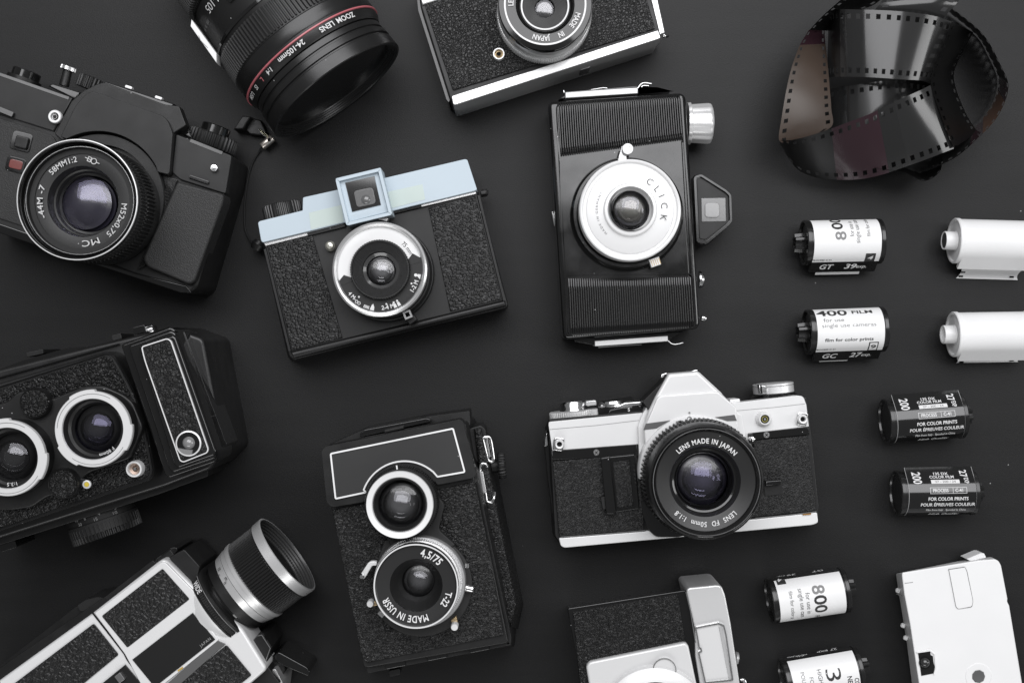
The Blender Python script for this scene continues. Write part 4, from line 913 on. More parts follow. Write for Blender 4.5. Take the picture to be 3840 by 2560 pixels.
T.lathe('focus_ring', *c, [(462, 59), (466, 60), (464, 68), (452, 70.5), (432, 71.4)], satin, ln, seg=144)
T.lathe('filter_rim', *c, [(436, 70.6), (436, 72.4), (430, 73), (424, 72.6), (420, 71), (412, 70.4), (404, 70), (396, 69)], gloss, ln, seg=160)
T.lathe('worn_edge', *c, [(426, 72.4), (424, 72.95), (419, 72.95), (417, 72.2)], mat('worn_edge', K(.22), .3, metal=.8, rvar=.1), ln, seg=160)
T.lathe('name_ring', *c, [(398, 69.4), (392, 69.6), (284, 67.6), (280, 67), (262, 64.6), (258, 64.8), (254, 64)], namering, ln, seg=144)
T.lathe('inner_step', *c, [(256, 64.2), (240, 63.8), (226, 61), (222, 61.4), (218, 60.5), (208, 58)], gloss, ln, seg=120)
T.optics(ln, 1352, 930, 64, 208, 58, 'purple', .34, h=5, depth=9)
T.letters([T.arct('LENS MADE IN JAPAN', *c, 322, 88, 38, 69.2, sx=.86, bold=.02, spacing=1.14),
           T.arct('LENS  FD  50mm  1:1.8', *c, 340, -90, 38, 69.2, sx=.86, bold=.02, spacing=1.14)], ink, ln)
# ---------------------------------------------------------------- silver movie camera, lower left corner
T = Thing('movie_camera', 'silver cine camera with leather panels and knurled zoom barrel, lower left corner', 'movie camera', 0, 1900, 1.8968, (900, 1000))
AJ = 37
lc = leather('cracked_j', 'wrinkle', 2.4, .24, AJ, 1.25, rough=.40)
T.prism('under_body', roundp([(-200, 1300), (60, 1100), (740, 640), (1120, 370), (1210, 300), (1400, 560), (1880, 1100), (1990, 1250), (1800, 1500), (-200, 1500)], 10), 2, 38, satin, bev=1.5)
T.prism('body', roundp([(-200, 1372), (660, 752), (1130, 385), (1155, 372), (1185, 380), (1400, 590), (1720, 860), (1890, 1135), (1888, 1165), (1500, 1500), (-200, 1500)], [0, 10, 10, 20, 14, 10, 40, 20, 14, 0, 0]), 20, 46, silver, bev=2.4, seg=5)
T.prism('raised_front', roundp([(672, 755), (1140, 400), (1160, 395), (1180, 400), (1395, 620), (1540, 940), (1200, 1215), (1000, 1500), (1240, 1500), (900, 1060)], [12, 10, 12, 12, 30, 20, 10, 0, 0, 20])[:0] or
        roundp([(672, 755), (1145, 392), (1178, 395), (1380, 600), (1400, 720), (1555, 945), (1050, 1350), (888, 1045)], [12, 14, 14, 20, 20, 12, 10, 10]), 44, 47.4, silver, bev=1.2, seg=4)
T.stroke('seam', [(656, 750), (882, 1040), (905, 1085), (1040, 1262), (1160, 1420)], 10, 45.8, 46.5, deep, closed=False)
T.prism('leather_panel', roundp([(1155, 438), (1348, 655), (905, 1000), (722, 775)], 12), 46, 47.9, lc, bev=.3)
T.prism('leather_panel', roundp([(665, 828), (842, 1050), (430, 1390), (-80, 1390)], [16, 12, 0, 0]), 45, 46.9, lc, bev=.3)
T.prism('leather_panel', roundp([(1610, 980), (1788, 1195), (1500, 1430), (1060, 1430)], [16, 12, 0, 0]), 45, 46.9, lc, bev=.3)
T.prism('black_panel', [(1370, 752), (1530, 942), (1100, 1280), (940, 1085)], 46, 47.9, mat('panel_black', K(.010), .35), bev=.2)
T.prism('black_panel', [(890, 1120), (1140, 1420), (521, 1420)], 45, 46.9, mat('panel_black', K(.010)), bev=.2)
T.prism('grey_step', [(1540, 948), (1602, 975), (1100, 1420), (1000, 1420)], 44, 47.1, mat('step_grey', K(.10), .4), bev=.3)
T.prism('yellow_index', [(1262, 1160), (1298, 1135), (1302, 1146), (1268, 1170)], 47, 47.7, mat('yellow_paint', (.5, .33, .06), .4), bev=0)
T.box('meter_switch', 850, 1215, 50, 60, AJ, 46, 49, steel, r=6)
T.letters([T.text('JAPAN', 1461, 960, 20, 38.5, 48.05, sx=.95, spacing=1.25)], mat('scale_print', K(.4)))
# lens, lying level
AX = Vector((.793, .609, 0)); AX.normalize()
P0 = T.p(2046, 334, 27)
def jt(name, a, b, prof, m, parent=None, **k): return T.tube(name, P0-AX*a*S, P0-AX*b*S, prof, m, parent, raw=True, **k)
lb = jt('lens', 36, 8, [(0, 21.2), (1, 21.2)], satin, seg=96)
jt('front_rim', 5.6, 0, [(0, 22.4), (.04, 23.3), (.95, 23.6), (1, 23.2), (.99, 22.6)], mat('rim_metal', K(.72), .32, metal=.55, rvar=.05), lb, caps=False, seg=144)
jt('inner_thread', 13, .1, [(1, 22.65)]+[(.97-.06*i, 22.5-.10*i-(.35 if i % 2 else 0)) for i in range(14)]+[(0, 20), (0, 12)], mat('thread_grey', K(.10), .35, metal=.5), lb, caps=False, seg=128, smooth=15)
jt('knurled_ring', 21.5, 5.6, [(0, 22.4)]+[(.02+.96*i/36, 23.0 if i % 2 else 22.4) for i in range(37)]+[(1, 22.3)], mat('knurl_black', K(.022), .42), lb, teeth=84, amp=.045, caps=False, smooth=20)
jt('silver_collar', 27, 21.5, [(0, 21.6), (.05, 22.3), (.58, 22.6), (.60, 23.1), (.95, 23.3), (1, 22.8)], mat('rim_metal', K(.72)), lb, seg=128)
jt('silver_taper', 33, 27, [(0, 20), (.05, 20.8), (1, 22.2)], mat('rim_metal', K(.72)), lb, seg=128)
jt('scale_sleeve', 38.5, 33, [(0, 19.5), (1, 19.5)], gloss, lb, seg=96)
zr = jt('zoom_ring', 45.5, 38.6, [(0, 23.6), (.05, 24.6), (.16, 24.8), (.2, 24.3), (.62, 24.3), (.66, 24.9), (.9, 24.9), (.95, 24.2), (1, 23)], satin, lb, seg=128)
jt('zoom_grip', 44, 41.6, [(0, 24.3), (.05, 24.8), (.95, 24.8), (1, 24.3)], matte, zr, teeth=120, amp=.025)
jt('bright_line', 41.0, 40.5, [(0, 24.8), (.5, 25.2), (1, 24.8)], alu, zr, caps=False, seg=128)
jt('mount_cone', 54.5, 45.6, [(0, 19.6), (.04, 20.3), (.5, 21.6), (.85, 23.8), (1, 24.0)], silver, seg=128)
jt('front_glass', 11, 10.2, [(0, 20.8), (1, 20.8)], mat('cine_glass', K(.012), .05, coat=.8), lb, seg=72)
e1j = AX.cross(Vector((0, 0, 1))); e1j.normalize()
def jwrap(t, back, phi, h, r, sx=1.0, bold=.0):
    vs_, fs = glyphs(t, bold, 0, 1.0); out = []
    for x, y in vs_:
        X = x*h*sx; Y = y*h; ph = R(phi)+X/r
        out.append(P0-AX*back*S+AX*Y*S+(e1j*math.sin(ph)+Vector((0, 0, 1))*math.cos(ph))*r*S)
    return out, fs
T.letters([jwrap('WIDE', 42.6, -38, 2.6, 25.05, .8, .02)], mat('lens_print', K(.62)), zr)
T.letters([jwrap('15', 29.2, -46, 1.7, 22.2, .9, .01), jwrap('m', 27.8, -26, 1.8, 22.6, .9, .01), jwrap('ft', 29.6, -22, 1.8, 22.3, .9), jwrap('8', 31, -38, 1.6, 21.9, .9)], darkink, lb)
# black fittings
T.prism('side_bracket', roundp([(1200, 360), (1250, 330), (1310, 300), (1420, 420), (1400, 520), (1370, 540)], 14), 4, 42, satin, bev=1.5)
T.prism('bracket_arm', roundp([(1130, 385), (1100, 370), (1210, 290), (1255, 285), (1265, 310), (1215, 360)], 14), 4, 36, gloss, bev=2)
T.prism('top_rail', roundp([(745, 640), (1085, 378), (1110, 400), (765, 665)], 6), 10, 44, black, bev=1)
T.prism('wrist_strap', roundp([(-60, 1180), (60, 1080), (545, 705), (575, 712), (600, 740), (-60, 1250)], 10), 4, 26, satin, bev=1)
T.prism('strap_anchor', roundp([(550, 700), (610, 660), (690, 640), (760, 650), (620, 740), (570, 740)], 8), 2, 30, matte, bev=1)
T.prism('finder_block', roundp([(1850, 910), (1880, 920), (1925, 1005), (1890, 1125), (1780, 960)], 8), 6, 40, satin, bev=1.2)
T.stroke('finder_edge', [(1835, 915), (1862, 910), (1922, 1003), (1882, 1115)], 6, 38, 41, steel, closed=False)
T.prism('lower_casting', roundp([(1895, 1165), (1960, 1150), (2010, 1250), (1990, 1400), (1600, 1450), (1650, 1350)], 14), 4, 34, alu, bev=3, seg=4)
T.prism('eyecup', roundp([(1955, 1040), (1985, 1030), (2185, 1140), (2205, 1170), (2195, 1205), (2060, 1150), (1960, 1100)], 14), 4, 30, gloss, bev=3, seg=4)
T.prism('eyepiece', roundp([(1930, 1060), (2000, 1045), (2030, 1150), (1990, 1250), (1900, 1170)], 14), 4, 26, satin, bev=2)

# ---------------------------------------------------------------- silver compact, bottom edge
T = Thing('viewfinder_camera', 'silver and black camera with square finder window, half out of the bottom edge', 'camera', 2060, 2060, 1.8965, (700, 800))
lk_ = leather('wrinkle_k', 'wrinkle', 1.45, .36, 9, 1.2, rough=.30)
T.prism('body', roundp([(128, 415), (960, 285), (1000, 300), (1090, 760), (1200, 1250), (240, 1250), (200, 800)], [14, 10, 0, 0, 0, 0, 0]), 0, 36, gloss, bev=1.2,
        bot=roundp([(128, 392), (960, 262), (1000, 300), (1090, 760), (1200, 1250), (240, 1250), (200, 800)], [14, 10, 0, 0, 0, 0, 0]))
T.prism('leather_cover', roundp([(168, 448), (915, 318), (965, 640), (1050, 1250), (250, 1250)], [10, 10, 0, 0, 0]), 35, 37.6, lk_, bev=.4)
T.prism('top_cover', roundp([(975, 290), (990, 270), (1190, 250), (1225, 258), (1250, 320), (1290, 520), (1400, 1250), (1120, 1250), (1040, 760), (1035, 560)], [14, 16, 20, 26, 20, 0, 0, 0, 10, 10]), 6, 38.5, mat('top_aluminium', K(.78), .36, metal=.5, grain=.01, gscale=.6, var=.03), bev=6.5, seg=10)
T.stroke('cover_edge', [(972, 300), (1005, 440), (1040, 660)], 6, 36, 38.5, chrome, closed=False)
wf = [(1042, 555), (1205, 523), (1240, 538), (1256, 600), (1305, 925), (1110, 945), (1062, 728), (1084, 722), (1078, 700), (1066, 695)]
d = T.prism('finder_window', roundp(wf, 6), 37, 39, mat('window_pale', K(.66), .22, coat=.4), bev=.3)
T.stroke('window_frame', roundp(wf, 6), 9, 38.3, 40, chrome, d)
T.prism('window_side', [(1205, 545), (1228, 548), (1300, 918), (1278, 922)], 38.5, 39.4, mat('window_grey', K(.42), .3), d, bev=.1)
T.prism('lens_plate', roundp([(262, 830), (285, 798), (965, 660), (990, 680), (1110, 1250), (330, 1250)], [24, 24, 24, 24, 0, 0]), 36, 41, mat('plate_silver', K(.72), .40, metal=.2, var=.02), bev=1.6, seg=5)
d = T.lathe('rangefinder_cover', 820, 855, 43, [(84, 41), (84, 42.2), (78, 42.8), (74, 42.5), (.02, 42.5)], mat('window_pale', K(.66)), teeth=(60, 3, 0, 1))
T.stroke('cover_ring', arc(820, 855, 81, -30, 190, 40), 5, 42, 43.2, steel, d, closed=False)
ln = T.lathe('lens', 755, 1230, 46, [(395, 40), (392, 42), (380, 43.2), (330, 44.2), (300, 46), (292, 46.4), (286, 44), (270, 42)], mat('plate_silver', K(.80)), seg=144)
T.lathe('lens_well', 755, 1230, 46, [(272, 42.2), (240, 41), (.02, 41)], satin, ln, seg=96)
T.stroke('ring_mark', arc(755, 1225, 392, 92, 112, 12), 5, 41.5, 42.4, darkink, ln, closed=False)
T.wire('strap_lug', [(1360, 925, 20), (1385, 925, 20), (1395, 960, 20)], 1.1, chrome, n=3)
T.tube('side_button', (1325, 770, 20), (1342, 772, 20), [(0, 3.5), (1, 3.2)], alu, seg=24)

# ---------------------------------------------------------------- white camera shell, lower right corner
T = Thing('disposable_camera', 'plain white plastic camera shell with small dark lens window, lower right corner', 'camera', 3240, 2040, 3.015, (1100, 1000))
top = [(432, 318), (1300, 178), (1480, 165), (1520, 185), (1548, 235), (1620, 610), (1618, 645), (1640, 690), (1800, 1650), (640, 1700), (520, 900), (455, 560), (428, 345)]
bot = [(366, 330), (1200, 162), (1440, 142), (1500, 180), (1548, 240), (1618, 610), (1616, 645), (1635, 690), (1790, 1650), (560, 1700), (480, 1080), (400, 590), (364, 350)]
rr_ = [20, 0, 20, 30, 20, 0, 0, 0, 0, 0, 0, 0, 20]
T.prism('shell', roundp(top, rr_), 2, 25, white, bev=1.3, seg=4, bot=roundp(bot, rr_))
T.prism('thumb_lug', roundp([(1160, 165), (1320, 98), (1358, 100), (1382, 150), (1200, 185)], 10), 6, 16, white, bev=.8)
T.prism('end_label', roundp([(958, 282), (1138, 254), (1160, 300), (1232, 640), (1225, 700), (1060, 730), (1040, 700)], [2, 4, 20, 20, 40, 40, 30]), 24, 25.3, white, bev=.15)
T.stroke('label_edge', [(956, 284), (1138, 256)], 4, 25, 25.45, darkink, closed=False)
T.stroke('label_edge', roundp([(960, 284), (1040, 700), (1062, 730), (1222, 706), (1234, 640), (1165, 300), (1142, 258)], [0, 16, 20, 20, 20, 20, 0]), 3, 25, 25.42, mat('edge_grey', K(.16), .5), closed=False)
T.stroke('moulding_line', [(460, 440), (555, 427)], 4, 24.9, 25.2, mat('edge_grey', K(.16)), closed=False)
wd = [(612, 1225), (748, 1210), (755, 1250), (780, 1262), (785, 1320), (800, 1385), (785, 1458), (650, 1485)]
o = T.prism('lens_window', wd, 24, 25.35, deep, bev=.1)
T.stroke('window_edge', [(600, 1222), (748, 1200), (800, 1240), (812, 1400), (792, 1470)], 12, 24.5, 25.9, white, o, closed=False)
T.lathe('lens_rim', 692, 1338, 26, [(68, 25.2), (66, 25.8), (60, 25.8), (58, 25.3)], gloss, o, seg=48)
T.dome('lens_bead', 692, 1338, 26, 59, 25.4, 2.4, mat('bead_glass', K(.03), .08, coat=.6), o)
d = T.lathe('shutter_well', 1293, 1490, 25, [(150, 25), (142, 25.25), (118, 25.25), (76, 25.15)], white, seg=64)
T.lathe('well_hole', 1293, 1490, 25, [(74, 25.2), (70, 25.4), (.02, 25.35)], mat('hole_grey', K(.10), .5, var=.5), d, seg=9)
for x, y in ((375, 518), (432, 912), (462, 1052)):
    T.tube('side_pin', (x-14, y-6, 10), (x+24, y+8, 10), [(0, .8), (.3, 1.3), (1, 1.3)], white, seg=16)
T.stroke('side_seam', [(395, 578), (440, 580)], 4, 12, 17, mat('edge_grey', K(.16)), closed=False)

# ---------------------------------------------------------------- film cartridges
capm = mat('cap_black', K(.012), .22, coat=.2, rvar=.08)
labw = mat('label_white', K(.83), .38)
RC = 12.3
class Roll:
    """cartridge lying on the table: axis along local x, knob at -x when kd = -1, metres; origin on the table"""
    def __init__(s, label, u, v, ox, oy, k, ang, kd=-1, shell=capm, group=None, tilt=0, tp=90, tn=90):
        s.tp = tp; s.tn = tn
        s.tilt = R(tilt)
        T = Thing('film_cartridge', label, 'film roll', ox, oy, k, (u, v), group)
        # the Thing's origin is placed under the roll's centre as seen at half height
        c = world(ox+u/k, oy+v/k, RC); c2_ = world(ox+u/k, oy+v/k, 2*RC-1); ax_ = Vector((math.cos(R(ang)), math.sin(R(ang)), 0))
        c = c+ax_*ax_.dot(c2_-c); T.org = Vector((c.x, c.y, 0)); T.e.location = T.org; T.e.rotation_euler = (0, 0, R(ang))
        s.T = T; s.kd = kd
        t = lambda n, a, b, prof, m, par=None, **q: T.tube(n, (a*S, 0, RC*S), (b*S, 0, RC*S), prof, m, par, raw=True, **q)
        s.t = t
        t('shell', -19.2, 19.2, [(0, RC-.5), (1, RC-.5)], shell, seg=72)
        for sg in (-1, 1):
            t('end_cap', sg*18.6, sg*21, [(0, RC-.4), (.08, RC), (.8, RC), (1, RC-.35), (.98, RC-1.2), (.55, RC-1.5), (.45, 4), (.45, 0.01)], capm if shell is capm else shell, caps=False, seg=72)
        s.shell = shell
    def knob(s, hollow=False):
        k = s.kd
        if hollow:
            s.t('spool_end', k*20, k*26.3, [(0, 5.5), (.05, 5.0), (.95, 5.0), (1, 4.8), (.97, 4.1), (.1, 4.0), (.1, .01)], s.shell, caps=False, seg=48)
        else:
            s.t('spool_end', k*20, k*25.8, [(0, 5.4), (.5, 5.2), (1, 4.9), (.95, 3.9), (.3, 3.6), (.3, .01)], capm, caps=False, teeth=6, amp=.28, smooth=25)
    def prof(s, a, r):
        """arc length a (mm, 0 at the top, + towards local +y) -> y, z on the wrapped shell with its flat lip"""
        tp, tn = R(s.tp), R(s.tn)
        if a > r*tp: e = a-r*tp; return r*math.sin(tp)+e*math.cos(tp), RC+r*math.cos(tp)-e*math.sin(tp)
        if a < -r*tn: e = -a-r*tn; return -r*math.sin(tn)-e*math.cos(tn), RC+r*math.cos(tn)-e*math.sin(tn)
        return r*math.sin(a/r), RC+r*math.cos(a/r)
    def s_of(s, y, r):
        tp, tn = R(s.tp), R(s.tn)
        if y > r*math.sin(tp): return r*tp+(y-r*math.sin(tp))/max(.2, math.cos(tp))
        if y < -r*math.sin(tn): return -r*tn-(-y-r*math.sin(tn))/max(.2, math.cos(tn))
        return r*math.asin(max(-1, min(1, y/r)))+r*s.tilt
    def sheet(s, name, x0, x1, a0, a1, m, r=RC-.38, th=.06, parent=None, n=44):
        """printed sheet between arc lengths a0 > a1"""
        V = []; Fc = []; r += th
        for i in range(n+1):
            y, z = s.prof(a0+(a1-a0)*i/n, r)
            for x in (x0, x1): V.append(Vector((x, y, z))*S)
        for i in range(n): q = 2*i; Fc.append((q, q+2, q+3, q+1))
        return link(name, V, Fc, m, parent or s.T.e, 40)
    def sector(s, name, x0, x1, p0, p1, m, r=RC-.38, th=.06, parent=None, n=40):
        return s.sheet(name, x0, x1, R(p0)*(r+th), R(p1)*(r+th), m, r, th, parent, n)
    def lip(s, sg, end, m, x0=-17.8, x1=18.2, th=1.3):
        """flat felt lip leaving the shell as a tangent, out to y = sg*end"""
        r = RC-.5; t = R(s.tp if sg > 0 else s.tn); V = []
        a0 = sg*r*t*.8; a1 = sg*(r*t+(end-r*math.sin(t))/math.cos(t))
        for x in (x0, x1):
            for a in (a0, sg*r*t, a1):
                y, z = s.prof(a, r); V.append(Vector((x, y, z))*S)
            for a in (a1, sg*r*t, a0):
                y, z = s.prof(a, r); k = -th; V.append(Vector((x, y+sg*math.sin(t)*k, max(.1, z+math.cos(t)*k)))*S)
        Fc = [(0, 1, 2, 3, 4, 5), (11, 10, 9, 8, 7, 6)]+[(i, (i+1) % 6, (i+1) % 6+6, i+6) for i in range(6)]
        o = link('film_lip', V, Fc, m, s.T.e, 0)
        bm = bmesh.new(); bm.from_mesh(o.data); bmesh.ops.recalc_face_normals(bm, faces=bm.faces); bm.to_mesh(o.data); bm.free()
        return o
    def txt(s, t, x, y, h, rot=0, sx=1.0, bold=.0, shear=0, spacing=1.0, r=RC-.25, w=None):
        """centre at x along the axis, y as seen from above (mm); rot in degrees"""
        vs_, fs = glyphs(t, bold, shear, spacing); out = []; a0 = s.s_of(y, r); a = R(rot)
        if w: sx = w/h/(max(q[0] for q in vs_)-min(q[0] for q in vs_))
        for gx, gy in vs_:
            X = gx*h*sx; Y = gy*h; A = X*math.cos(a)-Y*math.sin(a); B = X*math.sin(a)+Y*math.cos(a)
            yy, zz = s.prof(a0+B, r); out.append(Vector((x+A, yy, zz))*S)
        return out, fs
RG = 'film cartridges laid out in rows on the right'

fade = mat('fade_grey', K(.2), .5)
def lipped(r, a, m, items, ln=5.0):
    """flat printed lip at the lower side; items = (text, x, w, h, bold)"""
    r.lip(a, m, ln)
# white label, 800
r = Roll('film roll with 800 printed sideways and GT 39exp. along its black edge', 600, 322, 2940, 780, 2.529, 1.2, group=RG, tilt=-4.5, tn=56); r.knob()
def edgeroll(r, words):
    r.lip(-1, 16.0, capm)
    lb = r.sheet('label', -17.6, 18.3, 18.5, r.s_of(-11.0, RC-.32), labw)
    r.sheet('black_edge', -17.6, 18.0, r.s_of(-11.0, RC-.3), r.s_of(-15.9, RC-.3), capm, r=RC-.40, th=.1, n=6)
    return lb
lb = edgeroll(r, 0)
r.sheet('film_end', -13.5, 10.5, r.s_of(-16.2, RC), r.s_of(-17.6, RC), labw, r=RC-1.6, th=.1, n=2)
r.T.letters([r.txt('00', -4.6, 10.4, 5.6, 90, w=10.6, bold=.02), r.txt('for use in', 2.6, 7.8, 2.3, 90, w=11), r.txt('single use cam', 5.6, 7.2, 2.3, 90, w=16.5), r.txt('film for color', 11.4, 8.8, 2.0, 90, w=14),
             r.txt('PROCESS C-41', -12.6, -9.5, 1.0, 0, w=10.5, bold=.02)], darkink, lb)
r.T.letters([r.txt('8', -3.4, 3.5, 5.6, 90, w=4.9, bold=.02)], fade, lb, name='faded_digit')
sq = r.sheet('number_square', 10.4, 15.8, r.s_of(-6.3, RC), r.s_of(-11.2, RC), darkink, r=RC-.34, th=.1, parent=lb, n=6)
r.T.letters([r.txt('4', 13.0, -8.7, 2.6, 0, w=3.0, bold=.05, shear=.15, r=RC-.2)], ink, sq)
r.T.letters([r.txt('GT', -9.6, -13.4, 3.9, 0, w=7.4, bold=.05, shear=.2), r.txt('39', 3.6, -13.3, 3.9, 0, w=6.6, bold=.05, shear=.2), r.txt('exp.', 9.8, -13.4, 2.6, 0, w=5.6, bold=.01, shear=.2)], ink)
# white label, 400
r = Roll('film roll reading 400 FILM for use single use cameras, GC 27exp. along its edge', 630, 1160, 2940, 780, 2.529, 2.2, group=RG, tn=56); r.knob()
lb = edgeroll(r, 0)
r.sheet('film_end', -13.5, 2, r.s_of(-16.2, RC), r.s_of(-16.9, RC), labw, r=RC-1.6, th=.1, n=2)
r.T.letters([r.txt('400', -8.6, 9.8, 4.6, 0, w=16.5, bold=.04), r.txt('FILM', 7.6, 9.8, 2.6, 0, w=11, bold=.03), r.txt('film for color prints', -.6, -4.8, 1.75, 0, w=26, bold=.03),
             r.txt('PROCESS C-41', -12.6, -9.8, 1.0, 0, w=10.7, bold=.02)], darkink, lb)
r.T.letters([r.txt('for use', -8.4, 5.9, 2.1, 0, w=11), r.txt('single use cameras', -.6, 3.0, 2.1, 0, w=29)], mat('fade_grey2', K(.12), .5), lb, name='grey_lettering')
r.sheet('number_square', 10.2, 15.4, r.s_of(-6.6, RC), r.s_of(-11.2, RC), darkink, r=RC-.34, th=.1, parent=lb, n=6)
r.sheet('square_fill', 10.8, 14.8, r.s_of(-7.1, RC), r.s_of(-10.9, RC), labw, r=RC-.30, th=.12, parent=lb, n=6)
r.T.letters([r.txt('9', 12.8, -9.1, 2.6, 0, w=2.9, bold=.06, r=RC-.1)], darkink, lb, name='digit')
r.T.letters([r.txt('GC', -9.6, -13.4, 4.0, 0, w=8, bold=.05, shear=.2), r.txt('27', 4.4, -13.2, 4.0, 0, w=6.6, bold=.05, shear=.2), r.txt('exp.', 10.4, -13.3, 2.6, 0, w=5.2, bold=.01, shear=.2)], ink)
# rotated 800, bottom
r = Roll('film roll turned round, its 800 reading downwards, right of the silver viewfinder camera', 640, 528, 2840, 2060, 3.137, 188.4, group=RG, tilt=-11.2); r.knob()
lb = r.sector('label', -17.8, 17.8, 84, -70, labw)
sq = r.sector('number_square', 11.8, 16.6, -52, -69, darkink, r=RC-.34, th=.1, parent=lb)
r.T.letters([r.txt('4', 14.4, -10.3, 2.8, 0, sx=1.1, bold=.04, shear=.15, r=RC-.2)], ink, sq)
r.T.letters([r.txt('00', -4.1, 5.5, 6.4, 90, w=10.6, bold=.02), r.txt('FI', -2.4, 11.4, 2.6, 90, sx=.9, bold=.02), r.txt('for use in', 2.2, 4.4, 2.4, 90, w=12.5), r.txt('single use cam', 5.7, 4.2, 2.4, 90, w=17.5),
             r.txt('film for color p', 11.0, 4.6, 2.0, 90, w=17), r.txt('PROCESS C-41', -12, -11.0, 1.0, 0, w=9, bold=.02)], darkink, lb)
r.T.letters([r.txt('8', -3.9, -2.6, 6.4, 90, w=4.9, bold=.02)], fade, lb, name='faded_digit')
r.T.letters([r.txt('GT', -8.0, -12.0, 3.2, 0, w=6.6, bold=.05, shear=.2), r.txt('39', 6.6, -12.0, 3.2, 0, w=5.2, bold=.05, shear=.2), r.txt('exp.', 12.4, -12.0, 2.2, 0, w=4.5, shear=.2)], ink)
# roll with the big 3
r = Roll('film roll with a large 3 on its white label, cut by the bottom edge', 800, 1462, 2840, 2060, 3.137, 189.8, group=RG, tilt=-14.5); r.knob()
lb = r.sector('label', -17.8, 17.8, 84, -72, labw)
r.T.letters([r.txt('3', -4.2, .6, 8.0, 90, w=6.5, bold=-.005), r.txt('HIGH (', 3.0, 1.2, 2.2, 90, w=9.5), r.txt('COL', -16, 6.6, 2.3, 90, w=5.6, bold=.02), r.txt('NEG', -12.4, 5.6, 2.5, 90, w=6.2, bold=.02)], darkink, lb)
r.T.letters([r.txt('FOR C', 7.8, 4.0, 2.0, 90, w=8.5), r.txt('POUR ÉP', 12.0, 2.2, 2.0, 90, w=11.5)], fade, lb, name='grey_lettering')
r.T.letters([r.txt('27', -9.6, -12.0, 3.4, 0, w=4.2, bold=.02, shear=.2), r.txt('EXP', -3.4, -12.0, 2.6, 0, w=6.2, bold=.02, shear=.2), r.txt('PROCESS', 11.0, -11.9, 1.6, 0, w=11, bold=.02), r.txt('C41', 9.6, -12.1, 2.2, 0, w=4, bold=.02)], ink)
# black 200 rolls
r = Roll('black film roll 200 27EXP FOR COLOR PRINTS, upper of the two black rolls', 690, 410, 3240, 1420, 2.8, 4.3, kd=1, group=RG, tilt=4.5, tp=40)
r.knob()
bl = mat('label_black', K(.010), .13, coat=.5, rvar=.04)
lb = r.sheet('label', -17.2, 18.6, r.s_of(14.3, RC), -19, bl, r=RC-.36)
r.lip(1, 14.2, bl, -17.2, 18.6)
for q in (-17.35, 18.72): r.sheet('label_edge', q-.12, q+.12, r.s_of(14.2, RC), -18, mat('painted_shine', K(.35), .4), r=RC-.3, parent=lb)  # pale strips paint a shine along the label's two ends
wl = [r.txt('200', -12.0, 9.0, 4.4, -90, w=7.4, bold=.03), r.txt('135 DX', 1.0, 10.9, 1.6, 0, w=7.8, bold=.05), r.txt('COLOR FILM', 1.4, 9.3, 1.6, 0, w=13, bold=.05), r.txt('27', 13.4, 10.6, 3.6, -90, w=4.4, bold=.05, shear=-.2), r.txt('EXP', 14.2, 6.6, 2.2, -90, w=3.6, bold=.05, shear=-.2),
      r.txt('PROCESS', -.4, 1.6, 1.7, 0, w=8.2, bold=.03), r.txt('C-41', 9.6, 1.6, 1.7, 0, w=4.1, bold=.03), r.txt('FOR COLOR PRINTS', 3.6, -2.9, 1.75, 0, w=21.3, bold=.03), r.txt('POUR ÉPREUVES COULEUR', 3.6, -6.0, 1.8, 0, w=29, bold=.03),
      r.txt('Film from Italy . Spooled in China', 3.2, -8.9, 1.5, 0, w=21.3, bold=.01), r.txt('High Quality', 2.8, -11.2, 2.0, 0, w=16.5, bold=.02, shear=.3)]
r.T.letters(wl, ink, lb)
def bar(x0, x1, y0, y1, n=4):
    V = []; rr = RC-.24
    for i in range(n+1):
        y = y0+(y1-y0)*i/n; yy, zz = r.prof(r.s_of(y, rr), rr)
        for x in (x0, x1): V.append(Vector((x, yy, zz))*S)
    return V, [(2*i, 2*i+1, 2*i+3, 2*i+2) for i in range(n)]
w_ = bar(-4.8, 10.4, 5.2, 7.2)
r.T.letters([w_, bar(-6, 13.6, 3.0, 3.2, 1), bar(-6, 13.6, -.1, .1, 1), bar(-6, -5.8, 0, 3.1), bar(13.4, 13.6, 0, 3.1), bar(6.1, 6.3, 0, 3.1), bar(-16.6, 17.2, -12.25, -11.95, 2)], ink, lb, name='printed_bars')
r.T.letters([r.txt('27 - 200 / 24', 2.8, 6.2, 1.2, 0, w=11, r=RC-.2)], darkink, lb, name='dark_lettering')
def copy_tree(o, parent=None):
    c = o.copy(); sc.collection.objects.link(c)
    if parent: c.parent = parent
    for ch in list(o.children): copy_tree(ch, c)
    return c
c2 = copy_tree(r.T.e); p_ = world(3240+812/2.8, 1420+1192/2.8, RC); p_.x = world(3240+812/2.8, 0, 2*RC-1).x; c2.location = (p_.x, p_.y, 0); c2.rotation_euler = (0, 0, R(.9))
c2['label'] = 'black film roll 200 27EXP FOR COLOR PRINTS, lower of the two black rolls'
